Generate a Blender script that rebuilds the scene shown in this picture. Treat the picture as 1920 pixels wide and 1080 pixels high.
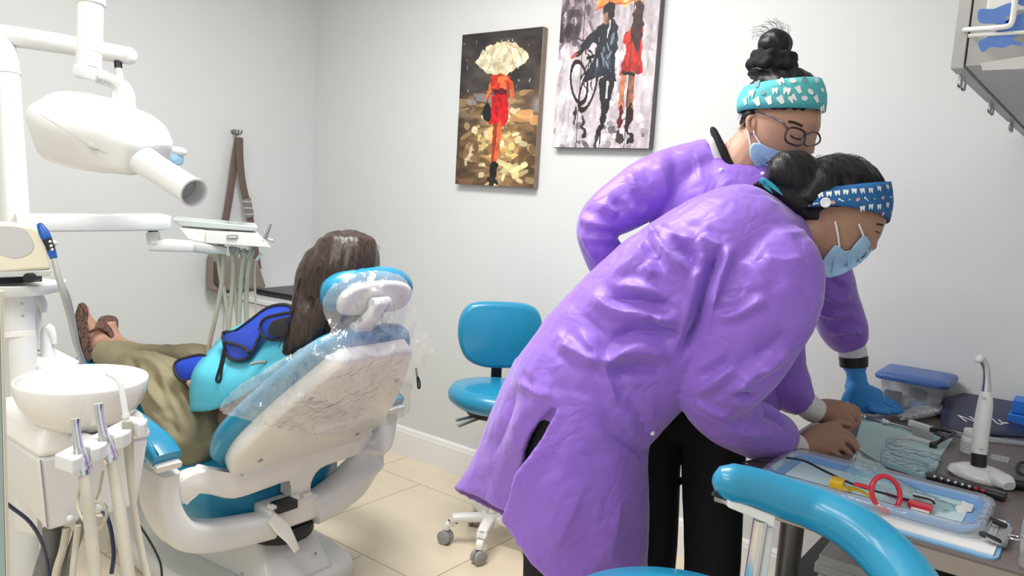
import bpy, bmesh, math, random
import numpy as np
from mathutils import Vector, Matrix, Euler, noise as mnoise
from mathutils.bvhtree import BVHTree

for o in list(bpy.data.objects): bpy.data.objects.remove(o, do_unlink=True)
SC = bpy.context.scene
COL = SC.collection
random.seed(7); np.random.seed(7)
PI = math.pi

# ------------------------------------------------------------------ camera
F, YAW, PIT, ROL, EYE = 1450.0, .65977, .1236, -.0592852, 1.40
_f = Vector((-math.sin(YAW)*math.cos(PIT), math.cos(YAW)*math.cos(PIT), -math.sin(PIT)))
_r = Vector((math.cos(YAW), math.sin(YAW), 0)); _d = _f.cross(_r)
CR = _r*math.cos(ROL)+_d*math.sin(ROL); CD = -_r*math.sin(ROL)+_d*math.cos(ROL); CF = _f
CAM = Vector((0, 0, EYE))
cam = bpy.data.cameras.new('camera'); camo = bpy.data.objects.new('camera', cam); COL.objects.link(camo)
cam.sensor_width = 36; cam.lens = F/1920*36; cam.clip_start = .02
camo.matrix_world = Matrix(((CR.x, -CD.x, -CF.x, 0), (CR.y, -CD.y, -CF.y, 0), (CR.z, -CD.z, -CF.z, EYE), (0, 0, 0, 1)))
SC.camera = camo

# ------------------------------------------------------------------ light
w = bpy.data.worlds.new('world'); SC.world = w; w.use_nodes = True
w.node_tree.nodes['Background'].inputs[0].default_value = (.90, .95, 1, 1)
w.node_tree.nodes['Background'].inputs[1].default_value = .6
def area(name, loc, sx, sy, power, col=(1, .993, .975), rot=(0, 0, 0)):
    l = bpy.data.lights.new(name, 'AREA'); l.shape = 'RECTANGLE'; l.size = sx; l.size_y = sy; l.energy = power; l.color = col
    o = bpy.data.objects.new(name, l); o.location = loc; o.rotation_euler = rot; COL.objects.link(o); return o
area('ceiling_panel_or_fill', (-1.75, 1.5, 2.66), 1.2, .6, 36)
area('ceiling_panel_or_fill', (-1.45, .05, 2.66), 1.2, .6, 14)  # added fill lamp for the fronts of the people
area('ceiling_panel_or_fill', (-1.2, -1.2, 2.66), 1.2, .6, 18)  # added fill lamp behind the camera, brightens the sides facing it
vs = SC.view_settings; vs.view_transform = 'Standard'; vs.look = 'None'; vs.exposure = .50; vs.gamma = 1; vs.use_curve_mapping = False

# ------------------------------------------------------------------ pixel helpers (1920x1080 photograph)
def ray(x, y): return CF+CR*((x-960)/F)+CD*((y-540)/F)
def at(x, y, D): return CAM+ray(x, y)*D
def hz(x, y, z): d = ray(x, y); return CAM+d*((z-EYE)/d.z)
def hx(x, y, X): d = ray(x, y); return CAM+d*(X/d.x)
def hy(x, y, Y): d = ray(x, y); return CAM+d*(Y/d.y)
def V(*a): return Vector(a)
def depth(p): return (Vector(p)-CAM).dot(CF)

# ------------------------------------------------------------------ materials
MAT = {}
def mat(name, col, rough=.5, metal=0, var=.04, scale=30, bump=0, bscale=None, coat=0, trans=0, ior=1.45, sheen=0, alpha=1, emit=None, sss=0, spec=.5, detail=3):
    m = bpy.data.materials.new(name); m.use_nodes = True; nt = m.node_tree; b = nt.nodes['Principled BSDF']
    tc = nt.nodes.new('ShaderNodeTexCoord'); n = nt.nodes.new('ShaderNodeTexNoise'); n.inputs['Scale'].default_value = scale; n.inputs['Detail'].default_value = detail
    nt.links.new(tc.outputs['Object'], n.inputs['Vector'])
    mx = nt.nodes.new('ShaderNodeMix'); mx.data_type = 'RGBA'
    mx.inputs[6].default_value = tuple(max(0, c*(1-var)) for c in col)+(1,); mx.inputs[7].default_value = tuple(min(1, c*(1+var)) for c in col)+(1,)
    nt.links.new(n.outputs['Fac'], mx.inputs[0]); nt.links.new(mx.outputs[2], b.inputs['Base Color'])
    b.inputs['Roughness'].default_value = rough; b.inputs['Metallic'].default_value = metal; b.inputs['IOR'].default_value = ior
    b.inputs['Coat Weight'].default_value = coat; b.inputs['Coat Roughness'].default_value = .08
    b.inputs['Transmission Weight'].default_value = trans; b.inputs['Sheen Weight'].default_value = sheen; b.inputs['Alpha'].default_value = alpha
    b.inputs['Specular IOR Level'].default_value = spec
    if sss: b.inputs['Subsurface Weight'].default_value = sss; b.inputs['Subsurface Radius'].default_value = (.01, .004, .002)
    if bump:
        n2 = nt.nodes.new('ShaderNodeTexNoise'); n2.inputs['Scale'].default_value = bscale or scale*3; n2.inputs['Detail'].default_value = 4
        nt.links.new(tc.outputs['Object'], n2.inputs['Vector'])
        bp = nt.nodes.new('ShaderNodeBump'); bp.inputs['Strength'].default_value = bump; bp.inputs['Distance'].default_value = .003
        nt.links.new(n2.outputs['Fac'], bp.inputs['Height']); nt.links.new(bp.outputs['Normal'], b.inputs['Normal'])
    if emit: b.inputs['Emission Color'].default_value = emit[0]+(1,); b.inputs['Emission Strength'].default_value = emit[1]
    MAT[name] = m; return m
def sheet(name, col, gloss=.12, rough=.12, tint=.06, bump=.5, bscale=25, fres=1.35, fmul=1.0):
    """thin clear plastic: mostly see-through, a little of its own colour, a sharp reflection"""
    m = bpy.data.materials.new(name); m.use_nodes = True; nt = m.node_tree; nt.nodes.clear()
    out = nt.nodes.new('ShaderNodeOutputMaterial'); tr = nt.nodes.new('ShaderNodeBsdfTransparent'); gl = nt.nodes.new('ShaderNodeBsdfGlossy'); df = nt.nodes.new('ShaderNodeBsdfDiffuse')
    tr.inputs[0].default_value = (1, 1, 1, 1); gl.inputs['Roughness'].default_value = rough; df.inputs[0].default_value = col+(1,)
    a = nt.nodes.new('ShaderNodeMixShader'); a.inputs[0].default_value = tint; nt.links.new(tr.outputs[0], a.inputs[1]); nt.links.new(df.outputs[0], a.inputs[2])
    c = nt.nodes.new('ShaderNodeMixShader'); nt.links.new(a.outputs[0], c.inputs[1]); nt.links.new(gl.outputs[0], c.inputs[2])
    fr = nt.nodes.new('ShaderNodeLayerWeight'); fr.inputs[0].default_value = .5
    pw_ = nt.nodes.new('ShaderNodeMath'); pw_.operation = 'POWER'; pw_.inputs[1].default_value = 3.5; nt.links.new(fr.outputs['Facing'], pw_.inputs[0])
    ad = nt.nodes.new('ShaderNodeMath'); ad.operation = 'MULTIPLY_ADD'; ad.inputs[1].default_value = fmul; ad.inputs[2].default_value = gloss*.5; ad.use_clamp = True
    nt.links.new(pw_.outputs[0], ad.inputs[0]); nt.links.new(ad.outputs[0], c.inputs[0])
    tc = nt.nodes.new('ShaderNodeTexCoord'); n = nt.nodes.new('ShaderNodeTexNoise'); n.inputs['Scale'].default_value = bscale; n.inputs['Distortion'].default_value = 1.2; n.inputs['Detail'].default_value = 2
    nt.links.new(tc.outputs['Object'], n.inputs['Vector'])
    bp = nt.nodes.new('ShaderNodeBump'); bp.inputs['Strength'].default_value = bump; bp.inputs['Distance'].default_value = .02
    nt.links.new(n.outputs['Fac'], bp.inputs['Height']); nt.links.new(bp.outputs[0], gl.inputs['Normal']); nt.links.new(bp.outputs[0], fr.inputs['Normal'])
    nt.links.new(c.outputs[0], out.inputs[0]); MAT[name] = m; return m
def attr_mat(name, rough=.55, bump=0, bscale=60):
    m = bpy.data.materials.new(name); m.use_nodes = True; nt = m.node_tree; b = nt.nodes['Principled BSDF']
    a = nt.nodes.new('ShaderNodeAttribute'); a.attribute_name = 'print'; nt.links.new(a.outputs['Color'], b.inputs['Base Color']); b.inputs['Roughness'].default_value = rough
    n = nt.nodes.new('ShaderNodeTexNoise'); n.inputs['Scale'].default_value = bscale
    bp = nt.nodes.new('ShaderNodeBump'); bp.inputs['Strength'].default_value = bump; nt.links.new(n.outputs['Fac'], bp.inputs['Height']); nt.links.new(bp.outputs[0], b.inputs['Normal'])
    MAT[name] = m; return m

# ------------------------------------------------------------------ objects
def link(name, me, m=None, parent=None, smooth=True, angle=40, bevel=0, seg=2, sub=0, solid=0, kind=None):
    if isinstance(me, bmesh.types.BMesh):
        b = me; me = bpy.data.meshes.new(name); bmesh.ops.recalc_face_normals(b, faces=b.faces); b.to_mesh(me); b.free()
    o = bpy.data.objects.new(name, me); COL.objects.link(o)
    if m is not None:
        me.materials.clear(); me.materials.append(MAT[m] if isinstance(m, str) else m)
    if smooth:
        me.polygons.foreach_set('use_smooth', [True]*len(me.polygons))
        if angle < 180: me.set_sharp_from_angle(angle=math.radians(angle))
    if solid: s = o.modifiers.new('solid', 'SOLIDIFY'); s.thickness = solid; s.offset = 0
    if bevel: s = o.modifiers.new('bevel', 'BEVEL'); s.width = bevel; s.segments = seg; s.limit_method = 'ANGLE'; s.angle_limit = math.radians(35)
    if sub: s = o.modifiers.new('sub', 'SUBSURF'); s.levels = s.render_levels = sub
    if parent is not None:
        o.parent = parent; o.matrix_parent_inverse = parent.matrix_world.inverted()
    if kind: o['kind'] = kind
    return o
def thing(name, label, cat, loc=(0, 0, 0), group=None):
    o = bpy.data.objects.new(name, None); COL.objects.link(o); o.location = loc; o.empty_display_size = .05
    o.matrix_world = Matrix.Translation(Vector(loc))
    o['label'] = label; o['category'] = cat
    if group: o['group'] = group
    return o
def tag(o, label, cat, group=None):
    o['label'] = label; o['category'] = cat
    if group: o['group'] = group
    return o
def NB(): return bmesh.new()
def frame(zdir, xdir=(0, 0, 1)):
    z = Vector(zdir).normalized(); x = Vector(xdir); x = x-z*x.dot(z)
    if x.length < 1e-6: x = z.orthogonal()
    x.normalize(); y = z.cross(x); return x, y, z
def addbox(bm, c, s, rot=None):
    m = Matrix.Translation(Vector(c))
    if rot is not None: m = m @ (rot.to_4x4() if isinstance(rot, Matrix) else Euler(rot).to_matrix().to_4x4())
    return bmesh.ops.create_cube(bm, size=1, matrix=m @ Matrix.Diagonal((s[0], s[1], s[2], 1)))['verts']
def boxpts(bm, p):
    """eight corners: bottom four then top four"""
    v = [bm.verts.new(Vector(q)) for q in p]
    for f in ((3, 2, 1, 0), (4, 5, 6, 7), (0, 1, 5, 4), (1, 2, 6, 5), (2, 3, 7, 6), (3, 0, 4, 7)): bm.faces.new([v[i] for i in f])
def skin(bm, rings, close=True, cap=True):
    R = [[bm.verts.new(p) for p in r] for r in rings]; n = len(R[0])
    for a, b in zip(R, R[1:]):
        for i in range(n if close else n-1):
            j = (i+1) % n; bm.faces.new((a[i], a[j], b[j], b[i]))
    if cap and close:
        bm.faces.new(R[0][::-1]); bm.faces.new(R[-1])
    return R
def ell(c, u, v, ru, rv, n=16, pw=2.0, ph=0):
    out = []
    for i in range(n):
        a = 2*PI*i/n+ph; ca, sa = math.cos(a), math.sin(a); k = 2.0/pw
        out.append(Vector(c)+Vector(u)*(ru*math.copysign(abs(ca)**k, ca))+Vector(v)*(rv*math.copysign(abs(sa)**k, sa)))
    return out
def crom(P, n=6, closed=False):
    P = [Vector(p) for p in P]
    if len(P) < 3: return [P[0].lerp(P[-1], i/n) for i in range(n+1)]
    Q = ([P[-1]]+P+P[:2]) if closed else ([P[0]*2-P[1]]+P+[P[-1]*2-P[-2]])
    out = []
    for k in range(len(P) if closed else len(P)-1):
        p0, p1, p2, p3 = Q[k:k+4]
        for i in range(n):
            t = i/n; out.append(.5*((2*p1)+(p2-p0)*t+(2*p0-5*p1+4*p2-p3)*t*t+(3*p1-p0-3*p2+p3)*t**3))
    if not closed: out.append(P[-1])
    return out
def interp(vals, n):
    """catmull resample of a scalar list to match crom(P, n)"""
    return [v.x for v in crom([Vector((a, 0, 0)) for a in vals], n)]
def tube(bm, P, r, n=10, smooth=0, cap=True, round_end=False):
    P = [Vector(p) for p in P]; rr = r if isinstance(r, (list, tuple)) else [r]*len(P)
    if smooth: rr = interp(rr, smooth) if len(P) > 2 else [rr[0]+(rr[1]-rr[0])*i/smooth for i in range(smooth+1)]; P = crom(P, smooth)
    t0 = (P[1]-P[0]).normalized(); u = t0.orthogonal().normalized(); rings = []
    if round_end:
        a, b = P[0], P[-1]; ta = (P[0]-P[1]).normalized(); tb = (P[-1]-P[-2]).normalized()
        P = [a+ta*rr[0]*.95, a+ta*rr[0]*.7]+P+[b+tb*rr[-1]*.7, b+tb*rr[-1]*.95]; rr = [rr[0]*.3, rr[0]*.72]+list(rr)+[rr[-1]*.72, rr[-1]*.3]
    for i, p in enumerate(P):
        t = ((P[min(i+1, len(P)-1)]-P[max(i-1, 0)])).normalized(); u = (u-t*u.dot(t)).normalized(); v = t.cross(u)
        rings.append(ell(p, u, v, rr[i], rr[i], n))
    skin(bm, rings, cap=cap)
def bar(bm, P, w, h, up=(0, 0, 1), smooth=0, n=16, pw=5):
    """rounded-rectangular bar along P: w across, h along up"""
    P = [Vector(p) for p in P]; W = w if isinstance(w, (list, tuple)) else [w]*len(P); Hh = h if isinstance(h, (list, tuple)) else [h]*len(P)
    if smooth and len(P) > 2: W = interp(W, smooth); Hh = interp(Hh, smooth); P = crom(P, smooth)
    rings = []
    for i, p in enumerate(P):
        t = (P[min(i+1, len(P)-1)]-P[max(i-1, 0)]).normalized(); u = Vector(up); u = (u-t*u.dot(t)).normalized(); s = t.cross(u)
        rings.append(ell(p, s, u, W[i]/2, Hh[i]/2, n, pw))
    skin(bm, rings)
def lathe(bm, prof, c=(0, 0, 0), axis=(0, 0, 1), n=32, sx=1, sy=1, xdir=(1, 0, 0)):
    x, y, z = frame(axis, xdir); rings = []
    for r, h in prof: rings.append(ell(Vector(c)+z*h, x, y, max(r, 1e-4)*sx, max(r, 1e-4)*sy, n))
    skin(bm, rings)
def extrude(bm, outline, o, u, v, n, t0, t1, bev=0):
    """flat outline (a,b) in plane o,u,v pushed along n from t0 to t1, optionally with rounded rims"""
    o, u, v, n = Vector(o), Vector(u), Vector(v), Vector(n); pts = [Vector((a, b, 0)) for a, b in outline]; cx = sum((p for p in pts), Vector())/len(pts)
    def ringat(t, ins):
        k = len(pts); out = []
        for i, p in enumerate(pts):
            if ins:
                e = (pts[(i+1) % k]-pts[i-1]).normalized(); nn = Vector((e.y, -e.x, 0)); 
                if nn.dot(p-cx) < 0: nn = -nn
                p = p-nn*ins
            out.append(o+u*p.x+v*p.y+n*t)
        return out
    if bev:
        s = 1 if t1 > t0 else -1; r = [ringat(t0, bev), ringat(t0+s*bev*.3, bev*.3), ringat(t0+s*bev, 0), ringat(t1-s*bev, 0), ringat(t1-s*bev*.3, bev*.3), ringat(t1, bev)]
    else: r = [ringat(t0, 0), ringat(t1, 0)]
    skin(bm, r)
def smooth2(pts, n=5, closed=True): return [(p.x, p.y) for p in crom([Vector((a, b, 0)) for a, b in pts], n, closed)]
def rrect(w, h, r, n=5, cx=0, cy=0):
    out = []
    for k, (sx, sy) in enumerate(((1, 1), (-1, 1), (-1, -1), (1, -1))):
        for i in range(n+1):
            a = k*PI/2+PI/2*i/n; out.append((cx+sx*(w/2-r)+r*math.cos(a), cy+sy*(h/2-r)+r*math.sin(a)))
    return out
def fuse(bms, voxel, it=6, fac=.5, adapt=0):
    """union of closed shapes into one continuous surface"""
    me = bpy.data.meshes.new('tmp'); big = NB()
    for b in bms:
        bmesh.ops.recalc_face_normals(b, faces=b.faces); t = bpy.data.meshes.new('t'); b.to_mesh(t); b.free(); big.from_mesh(t); bpy.data.meshes.remove(t)
    big.to_mesh(me); big.free()
    o = bpy.data.objects.new('tmp', me); COL.objects.link(o)
    r = o.modifiers.new('r', 'REMESH'); r.mode = 'VOXEL'; r.voxel_size = voxel; r.adaptivity = adapt
    if it: s = o.modifiers.new('s', 'SMOOTH'); s.factor = fac; s.iterations = it
    dg = bpy.context.evaluated_depsgraph_get(); dg.update(); out = bpy.data.meshes.new_from_object(o.evaluated_get(dg))
    bpy.data.objects.remove(o, do_unlink=True); bpy.data.meshes.remove(me); return out
def getv(me): a = np.empty(len(me.vertices)*3, np.float32); me.vertices.foreach_get('co', a); return a.reshape(-1, 3).astype(float)
def setv(me, a): me.vertices.foreach_set('co', np.asarray(a, np.float32).ravel()); me.update()
def getn(me): a = np.empty(len(me.vertices)*3, np.float32); me.vertices.foreach_get('normal', a); return a.reshape(-1, 3).astype(float)
def bvh_of(me): return BVHTree.FromPolygons([v.co.copy() for v in me.vertices], [tuple(p.vertices) for p in me.polygons])
def pick(bv, x, y):
    h = bv.ray_cast(CAM, ray(x, y).normalized()); return h[0]
def seg_dist(Vv, P, N):
    """distance of vertices to polyline P, running parameter 0..1 and the side (+1/-1) each lies on"""
    best = np.full(len(Vv), 1e9); par = np.zeros(len(Vv)); side = np.ones(len(Vv)); P = [np.array(p) for p in P]; L = [0]
    for a, b in zip(P, P[1:]): L.append(L[-1]+np.linalg.norm(b-a))
    for k, (a, b) in enumerate(zip(P, P[1:])):
        ab = b-a; l2 = ab@ab+1e-12; t = np.clip(((Vv-a)@ab)/l2, 0, 1); q = Vv-(a+t[:, None]*ab); d = np.linalg.norm(q, axis=1)
        m = d < best; best[m] = d[m]; par[m] = (L[k]+t[m]*math.sqrt(l2))/max(L[-1], 1e-9); side[m] = np.sign((np.cross(ab, q[m])*N[m]).sum(1))
    return best, par, side
def folds(me, F_, sharp=1.0):
    """cloth folds: polylines dropped on the cloth; each raises (h>0) or sinks (h<0) a crease of width w, steep on one side"""
    bv = bvh_of(me); Vv = getv(me); N = getn(me); D = np.zeros(len(Vv))
    for pts, wd, h in F_:
        q = [pick(bv, *p) for p in pts]; q = [p for p in q if p is not None]
        if len(q) < 2: continue
        q = crom(q, 5) if len(q) > 2 else q
        d, t, sd = seg_dist(Vv, q, N); tap = np.clip(np.minimum(t, 1-t)*4, 0.12, 1); tap = tap*tap*(3-2*tap)
        ww = np.where(sd > 0, wd*.55, wd*1.7) if h > 0 else np.where(sd > 0, wd*.8, wd*1.1)
        D += h*1.2*tap*(np.exp(-(d/ww)**sharp)-.25*np.exp(-((d-2.4*wd)/(1.1*wd))**2))
    setv(me, Vv+N*D[:, None])
def ripple(me, amp, scale, seed=0, octaves=2, aniso=(1, 1, 1)):
    Vv = getv(me); N = getn(me); D = np.empty(len(Vv)); off = Vector((seed*7.3, seed*3.1, seed*1.7))
    for i, c in enumerate(Vv): D[i] = mnoise.fractal(Vector((c[0]*aniso[0], c[1]*aniso[1], c[2]*aniso[2]))*scale+off, 1.0, 2.0, octaves)
    setv(me, Vv+N*(amp*D)[:, None])
def pxloft(bm, S, n=20, pw=2.0, sm=5, rot=0):
    """limb or cloth tube: S = (px, py, depth, half width in px across the limb, half thickness in m along the view)"""
    C = [at(s[0], s[1], s[2]) for s in S]; hw = [s[3]*s[2]/F for s in S]; ht = [s[4] for s in S]
    if sm: hw = interp(hw, sm) if len(C) > 2 else hw; ht = interp(ht, sm) if len(C) > 2 else ht; C = crom(C, sm) if len(C) > 2 else C
    rings = []
    for i, c in enumerate(C):
        t = (C[min(i+1, len(C)-1)]-C[max(i-1, 0)]).normalized(); v = (c-CAM).normalized()
        u = t.cross(v)
        if u.length < .05: u = CR.copy()
        u.normalize(); vv = u.cross(t).normalized()
        if rot: u, vv = u*math.cos(rot)+vv*math.sin(rot), vv*math.cos(rot)-u*math.sin(rot)
        rings.append(ell(c, u, vv, hw[i], ht[i], n, pw))
    skin(bm, rings)
def ball(bm, c, rx, ry=None, rz=None, rot=None, n=16):
    ry = ry or rx; rz = rz or rx; m = Matrix.Translation(Vector(c))
    if rot is not None: m = m @ rot.to_4x4()
    bmesh.ops.create_uvsphere(bm, u_segments=n, v_segments=max(6, n*2//3), radius=1, matrix=m @ Matrix.Diagonal((rx, ry, rz, 1)))
def text(name, body, size, mtx, m, parent, thick=.0004):
    c = bpy.data.curves.new(name, 'FONT'); c.body = body; c.size = size; c.align_x = 'CENTER'; c.align_y = 'CENTER'; c.extrude = thick
    o = bpy.data.objects.new('tmp', c); COL.objects.link(o); dg = bpy.context.evaluated_depsgraph_get(); dg.update()
    me = bpy.data.meshes.new_from_object(o.evaluated_get(dg)); bpy.data.objects.remove(o, do_unlink=True); me.transform(mtx)
    return link(name, me, m, parent, smooth=False)
def mtx(o, x, y, z): return Matrix(((x[0], y[0], z[0], o[0]), (x[1], y[1], z[1], o[1]), (x[2], y[2], z[2], o[2]), (0, 0, 0, 1)))
# ================================================================== ROOM
YW, XL, ZC = 2.782, -3.63, 2.70
mat('wall_paint', (.70, .712, .705), .45, var=.015, scale=3, bump=.06, bscale=120)
mat('ceiling_paint', (.86, .86, .86), .8, var=.01)
mat('trim_white', (.90, .89, .87), .35, var=.02, scale=5)
mat('grout', (.38, .34, .28), .8, var=.1)
mat('tile', (.78, .67, .50), .16, var=.09, scale=4.5, detail=6, bump=.02, bscale=20, coat=.3)
mat('white_plastic', (.76, .76, .75), .28, var=.015, scale=8, coat=.25)
mat('warm_white', (.86, .84, .79), .3, var=.02, scale=8, coat=.2)
mat('grey_plastic', (.33, .33, .33), .4)
mat('black_plastic', (.015, .015, .017), .35)
mat('chrome', (.75, .75, .76), .16, metal=1, var=.05)
mat('steel', (.55, .55, .55), .3, metal=1, var=.08)
mat('blue_vinyl', (.018, .27, .46), .32, var=.06, scale=40, bump=.05, bscale=900, coat=.35)
def struct(name, bm, m, **k):
    o = link(name, bm, m, None, smooth=False, **k); o['kind'] = 'structure'; return o
def slab(name, m, x0, x1, y0, y1, z0, z1, **k):
    b = NB(); addbox(b, ((x0+x1)/2, (y0+y1)/2, (z0+z1)/2), (x1-x0, y1-y0, z1-z0)); return struct(name, b, m, **k)
XR, YB = 1.5, -2.0
slab('wall_back', 'wall_paint', XL-.1, XR, YW, YW+.1, 0, ZC)
slab('wall_left', 'wall_paint', XL-.1, XL, YB, YW, 0, ZC)
slab('wall_right', 'wall_paint',   .14, .24, .55, YW, 0, ZC)
slab('wall_front', 'wall_paint', XL-.1, XR, YB-.1, YB, 0, ZC)
slab('ceiling', 'ceiling_paint', XL-.1, XR, YB-.1, YW+.1, ZC, ZC+.08)
flo = slab('floor', 'grout', XL-.1, XR, YB-.1, YW+.1, -.08, -.0025)
def baseboard(name, a, b, nrm):
    bm = NB(); a = V(*a); b = V(*b); n = V(*nrm)
    prof = [(0, 0), (.017, 0), (.017, .125), (.014, .133), (.014, .14), (.009, .15), (0, .151)]
    skin(bm, [[a+n*d+V(0, 0, h) for d, h in prof], [b+n*d+V(0, 0, h) for d, h in prof]]); return struct(name, bm, 'trim_white')
baseboard('baseboard_back', (XL, YW, 0), (.14, YW, 0), (0, -1, 0)); baseboard('baseboard_left', (XL, YB, 0), (XL, YW, 0), (1, 0, 0))
# floor tiles, laid in a running bond, each its own piece
TS = .664; TY = .6575; tme = {}
yrow = 1.8943; i = -6
for i in range(-6, 3):
    y0, y1 = yrow+i*TY, yrow+(i+1)*TY; y1 = min(y1, YW); y0 = max(y0, YB)
    if y1-y0 < .05: continue
    x = -2.459+(TS*.53 if i % 2 == 1 else 0)-TS*3
    while x < XR:
        a, b = max(x, XL), min(x+TS, XR)
        if b-a > .05:
            key = (round(b-a, 3), round(y1-y0, 3))
            if key not in tme:
                bm = NB(); addbox(bm, (0, 0, -.0015), (b-a-.004, y1-y0-.004, .003)); me = bpy.data.meshes.new('tile'); bm.to_mesh(me); bm.free(); me.materials.append(MAT['tile']); tme[key] = me
            o = bpy.data.objects.new('tile', tme[key]); COL.objects.link(o); o.location = ((a+b)/2, (y0+y1)/2, 0); o.parent = flo
        x += TS
# ================================================================== DENTAL CHAIR
mat('blue_dark', (.012, .17, .30), .45, var=.08, scale=30)
mat('black_rubber', (.02, .02, .022), .6)
ch = thing('dental_chair', 'reclined dental chair with blue upholstery and white shell, a patient lying in it', 'dental chair', (-2.25, 1.55, 0))
BB, BT = V(-2.145, 1.565, .475), V(-1.700, 1.535, .945)
ba = (BT-BB).normalized(); bb_ = V(0, 1, 0); bn = bb_.cross(ba).normalized()
if bn.z < 0: bn = -bn
def plate_outline(off):
    hw = [(q*.92, w_) for q, w_ in [(-.035, .10), (-.022, .18), (.015, .25), (.075, .30), (.15, .322), (.24, .325), (.36, .30), (.48, .262), (.58, .222), (.655, .19), (.70, .15), (.72, .08)]]
    L = smooth2([(s, -w) for s, w in hw], 4, False); R = [(s, -w) for s, w in L[::-1]]
    out = []
    for s, w in L+R:
        k = 1-off/max(abs(w), .08) if abs(w) > .02 else 1; out.append((min(max(s, -.035+off),   .662-off*.7), w*k))
    return out
b = NB(); extrude(b, plate_outline(0), BB, ba, bb_, bn, -.012, .052, .028); link('backrest_cushion', b, 'blue_vinyl', ch, angle=60)
b = NB(); extrude(b, plate_outline(.034), BB, ba, bb_, bn, .0, -.062, .016); sh = link('backrest_shell', b, 'warm_white', ch, angle=50)
for s, t in ((.13, -.19), (.47, -.17), (.13, .2), (.47, .17)):
    b = NB(); lathe(b, [(.0, 0), (.0085, 0), (.0085, .004), (.006, .005), (.0, .005)], BB+ba*s+bb_*t-bn*.060, -bn, 14); link('screw_cap', b, 'grey_plastic', sh)
# lower cover of the back: a wavy white panel with the hinge tongue
XP = -2.066
lo = [(341, 905), (343, 946), (366, 929), (395, 928), (440, 936), (500, 917), (537, 904), (548, 909), (551, 938), (581, 931), (585, 905), (601, 880), (640, 864), (692, 846), (703, 828), (690, 805), (600, 822), (520, 840), (478, 862), (456, 891), (432, 890), (409, 887), (389, 883), (366, 887)]
lo = smooth2([(hx(x, y, XP+.012).y, hx(x, y, XP+.012).z) for x, y in lo], 3)
b = NB(); extrude(b, lo, (XP, 0, 0), (0, 1, 0), (0, 0, 1), (1, 0, 0), -.045, .012, .006); link('back_cover', b, 'warm_white', ch, angle=50)
for k, dy in ((0, -.03), (1, .028)):
    b = NB(); c = hx(551+k*24, 934-k*4, XP+.02); tube(b, [c+V(0, -.016, 0), c+V(0, .016, 0)], .0105, 14); h = link('hinge', b, 'warm_white', ch)
    if k == 0:
        b = NB(); tube(b, [c+V(0, -.019, 0), c+V(0, -.0155, 0)], .007, 12); link('hinge_pin', b, 'grey_plastic', h)
# seat: long cushion running to the foot end
b = NB(); sec = []
for x, hw, z0, z1 in ((-2.12, .16, .30, .44), (-2.15, .25, .255, .465), (-2.21, .275, .24, .47), (-2.33, .285, .25, .475), (-2.5, .29, .30, .48), (-2.7, .29, .34, .50), (-2.9, .27, .39, .54), (-3.1, .24, .45, .585), (-3.3, .21, .50, .62), (-3.38, .15, .53, .62)):
    sec.append([V(x, 1.54+q.y, q.z) for q in ell((0, 0, (z0+z1)/2), (0, 1, 0), (0, 0, 1), hw, (z1-z0)/2, 28, 3.2)])
skin(b, sec); link('seat_cushion', b, 'blue_vinyl', ch, angle=180)
b = NB(); addbox(b, (-2.55, 1.54, .28), (.75, .44, .10)); link('seat_pan', b, 'warm_white', ch, bevel=.03, seg=3)
# U frame: near post, crossbar, far post
b = NB(); bar(b, [(-2.075, 1.085, .555), (-2.085, 1.085, .50), (-2.09, 1.10, .42), (-2.085, 1.15, .338), (-2.075, 1.25, .300), (-2.065, 1.38, .285), (-2.06, 1.44, .28)], [.105, .115, .13, .14, .12, .11, .105], [.066, .072, .078, .088, .085, .082, .08], up=(0, 1, 1), smooth=5, n=20, pw=4.5); link('armrest_frame', b, 'white_plastic', ch, angle=60)
b = NB(); bar(b, [(-2.06, 1.60, .285), (-2.06, 1.69, .30), (-2.065, 1.80, .345), (-2.08, 1.89, .42), (-2.085, 1.93, .50), (-2.085, 1.94, .60)], [.11, .115, .12, .125, .12, .105], [.095, .10, .105, .10, .085, .07], up=(0, 1, 1), smooth=5, n=20, pw=4.5); link('armrest_frame', b, 'white_plastic', ch, angle=60)
b = NB(); addbox(b, (-2.075, 1.52, .30), (.10, .20, .085)); link('hinge_block', b, 'warm_white', ch, bevel=.012)
b = NB(); addbox(b, (-2.03, 1.475, .345), (.05, .075, .03)); link('hinge_recess', b, 'black_plastic', ch, bevel=.004)
for sgn, y in ((0, 1.075), (1, 1.945)):
    b = NB(); R_ = V(-2.02, y, .600); bar(b, [R_, R_+V(-.08, -.004, .035), R_+V(-.26, -.01, .07), R_+V(-.36, -.01, .075), R_+V(-.40, -.01, .07)], [.085, .092, .088, .08, .05], [.045, .052, .05, .045, .028], smooth=4, pw=4); a_ = link('armrest_pad', b, 'blue_vinyl', ch, angle=60)
    b = NB(); bar(b, [R_+V(.012, 0, -.022), R_+V(-.05, 0, .0), R_+V(-.12, 0, .02)], [.075, .075, .06], [.02, .02, .015]); link('pad_base', b, 'warm_white', a_)
    b = NB(); sg = -1 if not sgn else 1
    tube(b, crom([R_+V(.01, sg*.030, .0225), R_+V(-.08, sg*.028, .0595), R_+V(-.26, sg*.027, .093)], 5), .0018, 6); link('piping', b, 'blue_dark', a_)
# release paddle and link under the back
b = NB(); o_ = hx(520, 985, -2.0); bar(b, [hx(509, 972, -2.0), hx(530, 992, -1.985), hx(545, 1012, -1.965), hx(556, 1032, -1.955)], [.035, .048, .032, .022], [.016, .014, .012, .01], up=(1, 0, .4), smooth=4); link('release_paddle', b, 'warm_white', ch, angle=60)
b = NB(); bar(b, [hx(506, 951, -2.03), hx(550, 941, -2.035)], .03, .012); link('linkage', b, 'warm_white', ch)
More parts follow.
